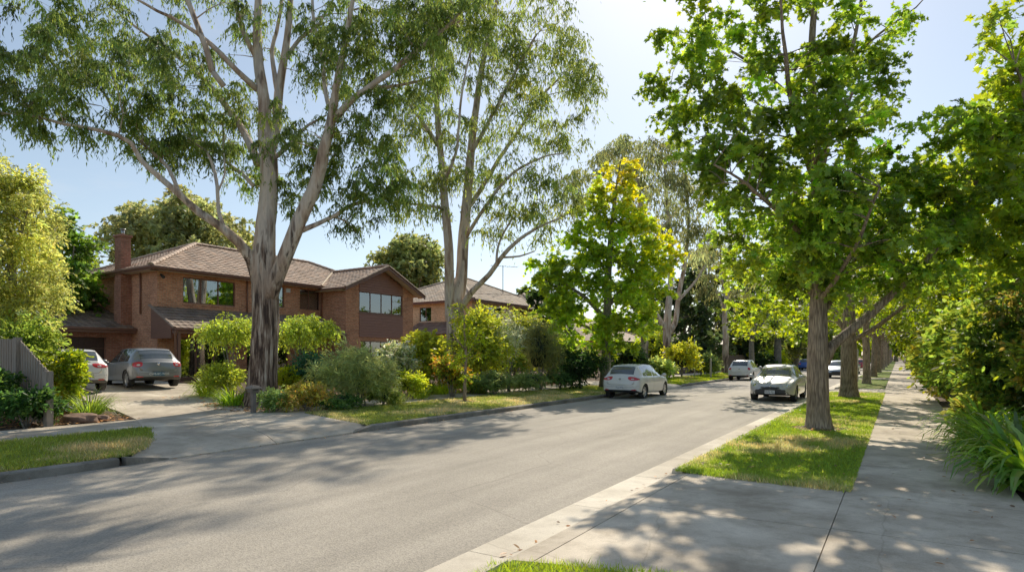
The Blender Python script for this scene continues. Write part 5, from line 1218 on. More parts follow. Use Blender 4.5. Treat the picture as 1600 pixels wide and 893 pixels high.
# street trees on the near verge
def smaple(label, x, y, h, fork, cr, r0, seed, size, nt=9, nl=7, n=70, tm=T_MAPLE, bc=MAPLE, c2=MAPLEY, bark='bark', rc=.75, name='maple_tree', cat='tree', group='street maples along the verges', colfn=None, nl_=5, spread=.75, kind='flat'):
    rng = np.random.default_rng(seed+100); b = (x, y, hgt(x))
    return tree(name, label, cat, b, street_limbs(rng, b, h, fork, cr, r0, nl_, spread), street_blobs(rng, b, h, fork, cr, n), 'leaf', seed, group, bark, rc=rc, nt=nt, nl=nl, size=size, kind=kind, tmpl=tm, base_col=bc, col2=c2, colfn=colfn, cv=.25)
smaple('second maple from us on the near verge with low spreading limbs', -1.72, 28.6, 9.2, 2.3, 5.2, .33, 11, .17, 10, 7, 110, bc=(.18,.24,.035), nl_=4, spread=.6)
smaple('third maple on the near verge beyond the first crossing driveway', -1.65, 43.5, 9, 3.0, 4.0, .22, 12, .25, 8, 5, 60, T_CLUMP, bc=(.10,.16,.02))
smaple('fourth maple on the near verge with a straight grey trunk', -1.7, 58.5, 9, 3.2, 4.2, .23, 13, .32, 7, 5, 54, T_CLUMP, bc=(.11,.15,.02))
smaple('fifth maple on the near verge past the parked red hatchback end', -1.7, 74, 9, 3.2, 4.2, .23, 14, .36, 7, 4, 50, T_CLUMP, bc=(.13,.17,.02))
t6 = smaple('sixth near verge maple tiny in the tunnel of trees', -1.7, 92, 9.5, 3.4, 4.4, .24, 15, .42, 6, 4, 46, T_CLUMP, bc=(.12,.17,.02))
# far verge
D = 31.8
LQ_c = P(945, 588, D); LQ = [px_blob(D, q[0], q[1], q[2]*1.12, q[3]*1.1, int(q[4]*1.2)) for q in [(970,262,14,26,4),(965,300,30,28,9),(945,330,45,34,14),(985,340,40,32,12),(930,370,58,36,17),(995,380,50,34,15),(1040,400,28,26,7),(900,410,50,34,15),(960,420,60,36,20),(1020,430,42,30,12),(870,440,42,30,12),(920,465,60,34,20),(980,470,55,32,16),(870,480,34,26,9),(905,515,50,26,15),(955,520,50,24,14),(1005,500,34,22,8),(850,420,20,26,5)]]
tl = [px_limb(D, q) for q in [[(946,606,0,11),(946,590,0,9),(947,560,0,7.5),(948,500,0,6.5),(950,430,0,5.5),(955,360,0,4),(962,300,0,2.5),(970,250,0,1)],[(948,500,0,4),(915,465,-.6,3),(880,440,-1,1.5)],[(948,480,0,4),(985,440,.6,3),(1025,405,1,1.5)],[(950,430,0,3),(925,390,.6,2),(905,370,.8,1)],[(948,520,0,3),(900,505,.6,2),(870,490,.9,1)]]]
def lqcol(pos, col, rng):
    d = -pos[:, 0]*SN+pos[:, 1]*CS; l = pos[:, 0]*CS+pos[:, 1]*SN; c0 = (945-800)/930*31.8
    t = np.clip((pos[:, 2]-7.0)/4.5+(l-c0)/3.6-.72+rng.normal(0, .5, len(pos)), 0, .8)[:, None]; u = np.clip((pos[:, 2]-9.6)/1.8+rng.normal(0, .6, len(pos)), 0, 1)[:, None]
    col = col*(1-t)+tint(rng, len(pos), (.44,.42,.05))*t; u = u*.2; return col*(1-u)+tint(rng, len(pos), (.40,.25,.08))*u
tree('liquidambar_tree', 'liquidambar turning yellow and orange at its top behind the white hatchback', 'tree', P(945,604,D), tl, LQ, 'leaf', 21, bark='barkgrey', rc=.62, nt=10, nl=7, size=.20, kind='flat', tmpl=T_MAPLE, base_col=(.20,.29,.045), col2=(.32,.37,.05), colfn=lqcol, cv=.22)
# lone gum trunk behind the white hatchback
def gum(label, d, trunk, blobs, seed, wk=.78, rc=.9, nt=9, nl=8, size=.26, bark='gumpale', base_col=(.15,.175,.07), col2=(.30,.30,.09), ncl=1.15, cat='tree', name='eucalyptus_tree', base=None, sides=12, droop=.8, tm=T_LONGW):
    L = [px_limb(d, q)*[1,1,1,wk] for q in trunk]; B = [px_blob(d, *q) for q in blobs]
    return tree(name, label, cat, L[0][0][:3] if base is None else base, L, B, 'leafgum', seed, bark=bark, rc=rc, nt=nt, nl=nl, size=size, kind='gum', tmpl=tm, base_col=base_col, col2=col2, droop=droop, sides=sides, cv=.28, ncl=ncl)
gum('straight pale gum trunk right behind the roof of the white hatchback', 38.5, [[(1007,600,0,10),(1007,580,0,8),(1007,520,0,7.5),(1008,450,0,7),(1006,380,0,6),(1000,310,0,5),(990,250,0,3)],[(1008,450,0,4),(1035,425,.5,3),(1065,400,1,2),(1100,395,1.5,1)],[(1004,350,0,4),(975,300,-.5,3),(940,270,-1,1.5)],[(1007,400,0,3),(1035,360,.8,2.4),(1060,330,1,1.5)]],
    [(905,270,38,28,10),(940,255,36,26,10),(985,245,40,30,12),(900,310,34,24,8),(1020,290,34,26,9),(960,225,30,18,6),(885,345,24,16,4),(1050,330,30,24,6),(1100,390,26,16,3)], 31)
gum('multi stemmed brown gum with high rounded crown beyond the liquidambar', 52, [[(1043,572,0,12),(1043,545,0,9),(1043,510,0,8),(1047,460,0,6),(1050,400,0,5),(1045,330,0,4),(1040,260,0,2)],[(1046,520,0,6),(1056,500,.5,5),(1060,460,.8,4.5),(1070,410,1,4),(1075,340,1,3),(1070,260,1,2)],[(1040,515,0,5),(1025,490,-.5,4),(1010,470,-1,3),(985,430,-1.5,1.5)],[(1060,470,.5,3),(1085,440,1,2),(1110,400,1.5,1)]],
    [(985,240,45,28,12),(1035,235,45,24,12),(1075,270,45,30,12),(1100,310,34,28,9),(1040,300,45,30,10),(990,290,40,30,8),(1060,350,40,28,8),(1090,370,34,26,7),(1010,345,30,22,5),(960,232,24,16,5)], 32, rc=1.2, size=.34, ncl=2.3, base_col=(.15,.17,.075))
gum('slender white gum with forked top on the far verge past the lawn', 57.5, [[(1133,585,0,8),(1133,570,0,6.5),(1133,530,0,6),(1131,500,0,5),(1133,475,0,4.5),(1138,440,0,3),(1148,400,0,2.5),(1155,350,0,1.5)],[(1132,490,0,3),(1124,465,.5,2),(1112,445,.8,1.2)],[(1134,470,0,3),(1128,430,.4,2.4),(1125,380,.6,1.5)]],
    [(1100,440,38,26,8),(1150,400,38,28,9),(1120,380,34,26,8),(1165,440,30,24,6),(1140,350,34,22,8),(1085,400,26,20,5)], 33, rc=1.2, size=.36, base_col=(.13,.14,.055))
smaple('brown trunked street tree beside the distant grey fence', -13.6, 70, 10, 3.4, 4.6, .3, 16, .34, 7, 5, 60, T_CLUMP, bc=(.075,.12,.02), bark='barkgrey')
smaple('thick trunked street tree on the far verge past the small white car', -13.5, 86, 11, 3.4, 5, .5, 17, .40, 7, 5, 60, T_CLUMP, bc=(.11,.16,.02), bark='barkgrey')
smaple('far verge street tree near the bright blue hatchback', -13.5, 104, 11, 3.4, 5, .45, 18, .46, 6, 4, 50, T_CLUMP, bc=(.13,.17,.02), bark='barkgrey')
smaple('yellow green maple leaning over the road behind the silver sedan', -1.0, 34.5, 0.1, .05, .05, .01, 99, .01, 1, 1, 1) if False else None
# copies for the tunnel of trees in the distance
far_l = ['near verge', 'far verge']
k = 0
for i, (x, y) in enumerate([(-1.7, 112), (-13.5, 124), (-1.7, 134), (-13.5, 146), (-1.7, 158), (-13.5, 172), (-1.7, 184), (-13.5, 200), (-1.7, 214), (-13.5, 232), (-1.7, 250)]):
    c = copy_tree(t6); c.location = (x, y, hgt(x)); c.rotation_euler = (0, 0, i*1.3); c.scale = (1.1, 1.1, 1.05+.05*(i % 3))
    c['label'] = 'one of the tiny street trees at the far end of the road'; c['group'] = 'tiny street trees at the far end'
# sapling on the far verge
D = 21.9
tree('sapling_tree', 'thin young tree with yellow green leaves on the dry lawn strip', 'tree', P(726,628,D), [px_limb(D, q) for q in [[(726,632,0,3.2),(726,600,0,2.4),(727,560,0,2),(725,520,0,1.6),(722,480,0,.8)],[(727,560,0,1.4),(740,535,.2,1),(748,515,.3,.6)],[(726,545,0,1.4),(710,525,-.2,1),(702,505,-.3,.6)]]],
     [px_blob(D, *q, rd=.45) for q in [(722,490,18,22,7),(735,515,22,22,8),(710,520,18,22,7),(728,550,28,22,10),(745,545,16,18,4),(705,555,16,16,4),(722,580,26,12,4)]], 'leaf', 41, bark='bark', rc=.26, nt=7, nl=6, size=.085, kind='flat', tmpl=T_OVAL, base_col=(.19,.25,.03), col2=(.35,.25,.04), thin=.6)
# background trees
def bgtree(label, px, py_top, py_base, d, rpx, seed, base_col, col2, name='background_tree', leaf='leaf', n=110, size=None, rc=None, tm=T_CLUMP, kind='any', bark='barkgrey', vis_low=.25, nt=8, nl=5, flat=.55, nb=11, leafmat_=None):
    rng = np.random.default_rng(seed); top = P(px, py_top, d); b = np.array([top[0], top[1], hgt(top[0])]); h = top[2]-b[2]; cr = rpx*d/F
    r0 = h*.022; L = [np.array([[*(b-[0,0,.3]), r0*1.4], [*(b+[0,0,h*.1]), r0], [b[0]+rng.normal(0,.3), b[1]+rng.normal(0,.3), b[2]+h*.4, r0*.8], [b[0]+rng.normal(0,.5), b[1]+rng.normal(0,.5), b[2]+h*.85, r0*.2]])]
    a0 = rng.uniform(0, 6)
    for i in range(5):
        a = a0+i*1.3; s = b+[0,0,h*(.25+.07*i)]; e = b+[math.cos(a)*cr*.7, math.sin(a)*cr*.7, h*(.5+.09*i)]; L.append(np.array([[*s, r0*.5], [*((s+e)/2-[0,0,h*.03]), r0*.35], [*e, r0*.1]]))
    B = []
    for i in range(nb):
        u = (i+.5)/nb; a = i*2.4; q = .62*math.sqrt(max(.05, 1-(u*1.9-.9)**2)) if u > .1 else .4
        z = h*(vis_low+(1-vis_low)*.92*u); w = cr*(.42 if u < .85 else .36)
        B.append(((b[0]+math.cos(a)*cr*q, b[1]+math.sin(a)*cr*q, b[2]+z), (w, w, w*flat+.3), n//nb))
    return tree(name, label, 'tree', b, L, B, leaf, seed, bark=bark, rc=rc or cr*.22, nt=nt, nl=nl, size=size or d*.0085, kind=kind, tmpl=tm, base_col=base_col, col2=col2, cv=.3, droop=.35)
bgtree('broad olive gum rising behind the brick house chimney', 285, 308, 0, 58, 118, 51, (.20,.22,.085), (.36,.33,.13), 'eucalyptus_tree', 'leafgum', 420, .42, 1.15, T_CLUMP, 'any', 'gumpale', .45, 10, 7, .42, 15)
bgtree('rounded olive gum behind the gable of the brick house', 640, 368, 0, 74, 62, 52, (.17,.20,.07), (.34,.31,.10), 'eucalyptus_tree', 'leafgum', 240, .5, 1.3, T_CLUMP, 'any', 'gumpale', .5, 10, 6, .5, 12)
BT = [('dark cypress like tree behind the third house', 1075, 420, 62, 48, (.035,.055,.02), (.10,.11,.03)), ('dusty olive tree behind the far verge bushes', 1105, 375, 78, 46, (.07,.085,.035), (.15,.13,.06)),
 ('bushy dark tree behind the distant fence', 1165, 430, 82, 46, (.03,.05,.015), (.07,.10,.02)), ('tall olive gum beyond the distant fence', 1215, 360, 95, 52, (.08,.10,.03), (.16,.17,.04)), ('grey green tree above the third house roof', 1010, 420, 92, 44, (.075,.10,.035), (.16,.18,.05)),
 ('dark green tree left of the liquidambar behind the hedges', 862, 402, 44, 34, (.035,.06,.018), (.09,.13,.03)), ('tall dark tree beyond the bright blue hatchback', 1270, 380, 125, 60, (.06,.09,.02), (.16,.18,.03)),
 ('bright green tree across the end of the street', 1330, 420, 170, 60, (.12,.17,.02), (.25,.26,.04)), ('golden tree closing the far end of the footpath', 1400, 450, 190, 50, (.20,.21,.03), (.35,.26,.05)), ('shaded tree behind the far brick piers', 1440, 400, 110, 50, (.05,.09,.015), (.14,.18,.02)),
 ('large tree behind the right hand gardens', 1500, 330, 60, 60, (.06,.11,.015), (.18,.22,.02)), ('second olive tree filling the distant left side', 1185, 470, 135, 40, (.06,.09,.02), (.13,.15,.03)),
 ('hazy tree over the far bend of the street', 1240, 455, 220, 60, (.10,.14,.03), (.2,.2,.05)), ('dense tree far behind the cream brick house', 830, 445, 80, 30, (.05,.075,.02), (.12,.14,.03))]
for i, (lb, px, pt, d, rp, c1_, c2_) in enumerate(BT): bgtree(lb, px, pt, 0, d, rp, 60+i, c1_, c2_, vis_low=.08, n=90)
# left garden trees
bgtree('tall pale green feathery tree over the paling fence', 2, 235, 0, 19.5, 88, 81, (.26,.29,.085), (.40,.38,.14), 'feathery_tree', 'leaf', 640, .085, .50, T_OVAL, 'any', 'barkgrey', .05, 14, 11, .8, 26)
bgtree('darker green tree behind the pale feathery tree', 98, 325, 0, 29, 50, 82, (.10,.17,.035), (.20,.26,.045), 'broadleaf_tree', 'leaf', 170, .17, .7, T_MAPLE, 'flat', 'barkgrey', .1, 11, 7, .7, 14)
bgtree('low dark tree behind the garage', 140, 400, 0, 43, 45, 83, (.05,.08,.018), (.12,.14,.03), 'broadleaf_tree', n=90, vis_low=.1)
# right hand garden trees
def rtree(label, x, y, h, fork, cr, r0, seed, size, n, bc, c2, nt=10, nl=7, tm=T_MAPLE, rc=.7, bark='bark', name='maple_tree'):
    return smaple(label, x, y, h, fork, cr, r0, seed, size, nt, nl, n, tm, bc, c2, bark, rc, name, group=None)
D = 13.2
RB = [px_blob(D, *q) for q in [(1590,90,45,40,14),(1560,40,26,18,4,-.4),(1600,160,50,45,16,.3),(1560,190,45,40,12,.6),(1585,250,60,45,20),(1530,260,40,36,9,.8),(1560,320,60,40,20,.5),(1500,330,45,34,9,1.2),(1620,330,60,50,20),(1650,220,60,60,20),(1650,120,60,50,16),(1590,385,55,34,16,.6),(1520,390,50,30,12,1.4),(1700,280,70,70,20),(1640,400,50,40,12),(1760,150,90,80,20),(1740,60,70,50,12)]]
b0 = P(1740, 712, D); b0[2] = .13
tree('maple_tree', 'sunlit maple reaching in over the footpath from the right hand garden', 'tree', b0, [px_limb(D, q) for q in [[(1740,700,0,20),(1740,680,0,16),(1738,600,0,14),(1730,500,0,13),(1715,380,0,10),(1700,260,0,7),(1690,120,0,4),(1690,20,0,2)],[(1730,500,0,10),(1680,420,0,8),(1630,350,.2,6),(1580,280,.4,4),(1545,220,.5,2)],[(1715,400,0,7),(1660,300,-.3,5),(1620,200,-.4,4),(1590,110,-.4,2)],[(1680,420,0,5),(1610,400,.6,4),(1540,380,1.2,2)],[(1705,300,0,5),(1750,220,0,4),(1790,120,0,2)]]],
     RB, 'leaf', 91, bark='bark', rc=.55, nt=10, nl=7, size=.135, kind='flat', tmpl=T_MAPLE, ncl=.85, base_col=(.20,.27,.045), col2=(.38,.39,.05), cv=.22)
rtree('garden maple with reddening leaves beyond the hedge', 5.2, 27, 9, 2.0, 4.0, .25, 93, .2, 120, (.10,.14,.02), (.36,.17,.03), tm=T_CLUMP)
rtree('dark leafy garden tree further behind the hedge', 4.8, 38, 9, 1.5, 4.0, .25, 94, .26, 90, (.06,.11,.015), (.14,.18,.02), tm=T_CLUMP)
rtree('garden tree above the brick piers', 4.6, 52, 9, 1.5, 4.2, .25, 95, .3, 80, (.08,.13,.018), (.24,.24,.03), tm=T_CLUMP)
rtree('yellowing garden tree beyond the brick piers', 4.6, 68, 9, 1.5, 4.2, .25, 96, .36, 70, (.12,.16,.02), (.3,.24,.03), tm=T_CLUMP)
# ------------------------------------------------------------------ shrubs and hedges
def S(name, label, px, py, z, d_or_none, rw, rh_, seed, col, **k):
    """shrub traced by its centre bottom pixel at ground height z"""
    d = F*(EYE-z)/(py-HY) if d_or_none is None else d_or_none
    p = P(px, py, d); r = rw*d/F; p[2] = hgt(p[0])-.02; h = rh_*d/F/2
    return shrub(name, label, 'shrub', p, (r, r, h), seed, col, **k)
LIME = (.27,.31,.035); MID = (.085,.145,.02); DK = (.028,.055,.014); GREY = (.16,.19,.11); OLV = (.135,.16,.055)
S('weeping_maple', 'weeping lime maple arching left of the gum trunk', 362, 610, .35, 21.5, 40, 52, 101, (.14,.185,.035), size=.06, tmpl=T_OVAL, kind='any', z0=1.85, n=36, nt=10, nl=8, droop=.9, core=False, stems=7, rc=.5, lobes=10)
S('weeping_maple', 'wide weeping lime maple right of the gum trunk', 470, 615, .35, 21.8, 56, 50, 102, (.14,.185,.035), size=.06, tmpl=T_OVAL, kind='any', z0=1.95, n=54, nt=11, nl=8, droop=.8, core=False, stems=9, rc=.5, lobes=10)
S('round_bush', 'rounded yellow green bush at the driveway corner', 352, 618, .4, 21.0, 34, 62, 103, (.15,.19,.035), size=.05, n=70, nt=9, nl=7)
S('round_bush', 'low clipped golden bush just right of the gum trunk', 448, 622, .35, 20.5, 24, 62, 104, (.22,.25,.03), size=.05, n=50, nt=9, nl=7)
S('conifer_bush', 'dark blue green bush between gum trunk and olive bush', 487, 625, .32, 21, 30, 88, 105, (.03,.075,.045), size=.05, n=60, nt=9, nl=7)
S('olive_bush', 'big feathery olive grey bush in the middle of the garden', 560, 640, .30, 19.8, 57, 92, 106, (.155,.185,.07), size=.10, tmpl=T_LONG, n=150, nt=12, nl=8, lobes=16, rc=.42)
S('abelia_bush', 'rusty gold low bush beside the footpath', 478, 637, .27, 17.9, 36, 46, 107, (.26,.26,.06), size=.05, n=60, nt=8, nl=7, col2=(.34,.25,.08))
S('low_bush', 'grey green groundcover bush at the foot of the gum', 432, 640, .27, 17.6, 30, 36, 108, (.10,.15,.05), size=.045, n=50, nt=8, nl=7)
S('low_bush', 'dark green low bush in front of the olive bush', 528, 640, .27, 18.2, 30, 30, 109, (.055,.10,.03), size=.045, n=44, nt=8, nl=7)
S('low_bush', 'soft green mound right of the olive bush', 598, 630, .27, 20.2, 26, 34, 110, (.11,.15,.04), size=.05, n=44, nt=8, nl=7)
S('flowering_bush', 'pale leaved flowering bush below the wing windows', 622, 618, .35, 24.5, 28, 92, 111, (.22,.26,.12), size=.075, n=70, nt=9, nl=7, col2=(.42,.42,.32))
S('lime_bush', 'bright lime bush left of the twin stemmed gum', 664, 610, .35, 26.0, 30, 106, 112, (.27,.30,.05), size=.09, tmpl=T_MAPLE, n=60, nt=9, nl=6, stems=7)
S('lime_bush', 'small lime green mound beside the olive bush', 640, 615, .30, 22.6, 22, 50, 113, (.24,.29,.045), size=.06, n=46, nt=8, nl=6)
S('rust_bush', 'brown tinged bush under the twin stemmed gum', 692, 612, .35, 26.5, 26, 76, 114, (.16,.17,.05), size=.09, n=46, nt=8, nl=6, col2=(.26,.18,.07))
S('lime_bush', 'tall yellow green bush behind the sapling', 755, 612, .35, 27.5, 42, 140, 115, (.22,.26,.045), size=.10, n=110, nt=10, nl=7, lobes=13)
S('mixed_bush', 'leafy green bush with amber tips beside the sapling', 705, 618, .3, 24, 24, 70, 124, (.15,.20,.035), size=.07, n=50, nt=8, nl=7, col2=(.32,.2,.05))
S('tall_hedge', 'tall pale green hedge in front of the cream brick house', 808, 602, .4, 35, 58, 118, 116, (.17,.20,.04), size=.12, n=130, nt=9, nl=6, lobes=14)
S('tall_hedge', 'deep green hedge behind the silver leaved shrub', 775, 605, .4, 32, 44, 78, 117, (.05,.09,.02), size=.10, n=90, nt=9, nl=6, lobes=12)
S('silver_shrub', 'silvery grey shrub with a bare stem', 795, 604, .3, 27.5, 28, 100, 118, (.30,.33,.22), size=.09, tmpl=T_LONG, z0=.7, n=44, nt=9, nl=7, core=False, stems=6)
S('wispy_shrub', 'tall wispy brown green shrub right of the silver one', 842, 606, .3, 29, 32, 120, 119, (.11,.12,.045), size=.11, tmpl=T_LONG, kind='gum', n=90, nt=10, nl=7, lobes=12)
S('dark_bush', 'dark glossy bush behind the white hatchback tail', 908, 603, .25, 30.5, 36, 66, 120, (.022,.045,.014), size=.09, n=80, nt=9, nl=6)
S('low_bush', 'soft grey green mound by the far path', 775, 612, .27, 25.8, 32, 40, 121, (.12,.16,.06), size=.06, n=54, nt=8, nl=7)
S('low_bush', 'feathery green mound below the wispy shrub', 826, 610, .27, 27.6, 30, 34, 122, (.10,.14,.05), size=.06, n=50, nt=8, nl=7)
S('low_bush', 'dark green mound left of the parked white hatchback', 875, 606, .27, 29.4, 28, 30, 123, (.05,.09,.03), size=.06, n=44, nt=8, nl=7)
S('low_bush', 'spiky green mound beside the twin stemmed gum', 735, 612, .27, 25.8, 18, 36, 125, (.14,.19,.04), size=.06, n=40, nt=8, nl=7)
for i, (lb, px, py, d, rw, hh, c) in enumerate([('golden bush past the white hatchback roof', 1065, 588, 46, 26, 58, (.30,.32,.05)), ('flowering grey green bush in the row past the crossing', 1095, 586, 50, 22, 36, (.15,.20,.06)), ('low green bush in the row past the crossing', 1030, 590, 43, 24, 34, (.14,.18,.05)), ('clipped round bush beside the white gum', 1106, 582, 57, 9, 24, (.07,.12,.02)),
    ('dark hedge filling behind the multi stemmed gum', 1085, 578, 66, 46, 60, (.03,.05,.015)), ('bright green bush in front of the third house', 1020, 585, 58, 30, 70, (.22,.27,.04)), ('yellow bush by the distant fence', 1150, 573, 82, 22, 40, (.28,.28,.04)), ('dark bush right of the liquidambar trunk', 985, 596, 38, 30, 66, (.03,.055,.015)), ('lime bush beyond the distant street trees', 1200, 572, 92, 24, 30, (.24,.28,.04)),
    ('dark hedge across the distant front gardens', 1225, 570, 120, 34, 44, (.03,.05,.015)), ('soft hedge before the third house', 900, 596, 46, 40, 50, (.10,.13,.03))]):
    S('garden_bush', lb, px, py, .3, d, rw, hh, 130+i, c, size=d*.0034, n=56, nt=8, nl=5, lobes=9)
# by the paling fence
S('leafy_bush', 'leafy bush with orange flowers against the paling fence end', 104, 650, .3, 16.2, 24, 112, 151, (.14,.20,.03), size=.075, n=80, nt=9, nl=7, col2=(.24,.28,.04))
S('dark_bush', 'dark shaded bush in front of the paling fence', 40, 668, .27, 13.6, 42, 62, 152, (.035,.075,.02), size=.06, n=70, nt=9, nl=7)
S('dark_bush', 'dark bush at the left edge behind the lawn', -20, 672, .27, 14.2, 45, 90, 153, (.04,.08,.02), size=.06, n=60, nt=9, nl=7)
S('leafy_bush', 'pale green bush between fence and parked cars', 38, 610, .4, 18.5, 46, 140, 154, (.15,.21,.045), size=.07, n=120, nt=10, nl=8, lobes=14)
def K(label, px, py, z, n, L, w, seed, col, name='strappy_plant', **k):
    d = F*(EYE-z)/(py-HY); p = P(px, py, d); p[2] = hgt(p[0])-.01; return strappy(name, label, 'plant', p, n, L, w, seed, col, **k)
K('grassy clump at the edge of the driveway by the fence', 140, 650, .27, 300, .95, .022, 201, (.13,.20,.04), rad=.3)
K('bright strappy clump at the driveway corner', 330, 622, .33, 320, .95, .03, 202, (.20,.27,.04), rad=.45)
K('darker strappy clump in front of the letterbox', 365, 632, .30, 320, .85, .028, 203, (.12,.20,.03), rad=.4)
K('lime grassy tuft near the far path', 690, 614, .27, 380, .85, .02, 204, (.28,.36,.045), rad=.3)
K('green tufted grass beside the lime tuft', 655, 620, .27, 300, .75, .02, 205, (.16,.23,.045), rad=.35)
K('strappy clump under the lime bush', 668, 612, .3, 260, .9, .03, 206, (.10,.17,.03), rad=.35)
K('tufted grass right of the twin stemmed gum', 750, 612, .28, 260, .7, .02, 207, (.18,.23,.05), rad=.35)
K('fine grass mound beside the olive bush', 618, 628, .27, 260, .6, .016, 208, (.17,.21,.06), rad=.35)
AG = [(1.48, 11.3, 1), (1.52, 10.1, 2), (1.45, 12.5, 3), (2.2, 12.9, 4), (1.45, 15.2, 5), (2.15, 14.6, 6), (1.45, 13.8, 7)]
AL = ['agapanthus clump spilling over the near path edge', 'agapanthus clump at the frame corner by the mulch', 'agapanthus clump second along the path', 'agapanthus clump behind the path edge ones against the fence', 'farthest agapanthus clump along the path', 'agapanthus clump under the dark thin trunk', 'agapanthus clump in the middle of the bed']
for i, (x, y, s) in enumerate(AG): strappy('agapanthus', AL[i], 'plant', (x, y, .12), 190, 1.1, .10, 220+i, (.15,.27,.045), group='agapanthus clumps beside the footpath', rad=.28, col2=(.16,.22,.05), up=1.02)
# right hand hedge
RH = [(2.1, 17.0, .5, .5, 'low mixed groundcover beyond the agapanthus', (.11,.15,.03), (.20,.20,.05)), (3.35, 15.4, .9, 1.6, 'reddish nandina shrub behind the agapanthus', (.10,.14,.025), (.24,.2,.05)), (2.5, 18.2, 1.0, 1.5, 'dark hedge section nearest the path', (.055,.09,.018), (.14,.17,.03)),
      (2.55, 20.6, 1.15, 1.75, 'hedge section with pale new tips', (.10,.15,.03), (.2,.24,.05)), (2.6, 23.0, 1.2, 1.9, 'tall dark hedge section', (.04,.075,.015), (.12,.16,.03)), (2.6, 25.8, 1.25, 1.9, 'broad green hedge section', (.10,.14,.03), (.2,.22,.04)), (2.65, 28.8, 1.3, 1.6, 'sunlit yellow green hedge section by the brick pier', (.16,.2,.04), (.26,.26,.05)),
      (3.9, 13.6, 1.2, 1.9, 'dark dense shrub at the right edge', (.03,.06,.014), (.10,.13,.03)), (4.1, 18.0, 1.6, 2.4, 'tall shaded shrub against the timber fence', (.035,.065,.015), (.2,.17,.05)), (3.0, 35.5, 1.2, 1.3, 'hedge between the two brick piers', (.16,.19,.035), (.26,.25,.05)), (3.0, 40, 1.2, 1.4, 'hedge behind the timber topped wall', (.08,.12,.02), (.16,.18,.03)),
      (2.9, 50, 1.3, 1.5, 'hedge past the second pier', (.12,.16,.03), (.22,.22,.04)), (3.0, 58, 1.4, 1.6, 'far hedge by the dark brick wall', (.08,.12,.02), (.18,.2,.04)), (3.4, 22.5, 1.6, 2.6, 'tall green screen behind the hedge', (.06,.10,.018), (.18,.22,.03)), (3.6, 27.5, 1.7, 2.6, 'tall leafy screen farther behind the hedge', (.07,.12,.02), (.22,.24,.03))]
for i, (x, y, rr, hh, lb, c, c2_) in enumerate(RH):
    x -= .5 if x < 3.2 else .2; rr *= 1.08; c = [q*1.15 for q in c]; c2_ = [q*.95 for q in c2_]
    shrub('garden_hedge', lb, 'hedge', (x, y, .11), (rr, rr*1.25, hh), 240+i, c, n=int(60+50*rr), nt=10, nl=8 if y < 30 else 5, size=.055+.0022*y, tmpl=T_OVAL, col2=c2_, lobes=12, rc=.42*rr**.6)
# small umbrella leaved plant and thin trunk
tree('umbrella_plant', 'spindly plant with a flat leafy top beside the agapanthus', 'plant', (2.55, 13.9, .12), [np.array([[2.55,13.9,.1,.018],[2.5,13.9,.7,.016],[2.42,13.85,1.35,.012]])], [((2.42,13.85,1.5), (.5,.45,.12), 12)], 'leaf', 271, rc=.28, nt=6, nl=6, size=.10, tmpl=T_OVAL, base_col=(.20,.26,.04), col2=(.2,.26,.04), droop=.5, bark='barkgrey', thin=.6)
tree('slim_tree', 'slim dark trunked tree at the right edge of the picture', 'tree', (3.35, 11.9, .12), [np.array([[3.35,11.9,.0,.06],[3.36,11.9,1.2,.05],[3.3,11.95,2.6,.04],[3.35,12,4.2,.02]]), np.array([[3.33,11.9,2.0,.03],[3.0,11.8,2.6,.02],[2.8,11.7,3.0,.01]])], [((3.3,12,3.6), (.9,.8,.8), 34), ((3.5,11.8,2.6), (.7,.7,.5), 20), ((3.8,12.2,3.2), (.8,.8,.7), 20)], 'leaf', 272, rc=.4, nt=9, nl=7, size=.10, tmpl=T_OVAL, base_col=(.05,.09,.02), col2=(.12,.16,.03), bark='barkgrey')

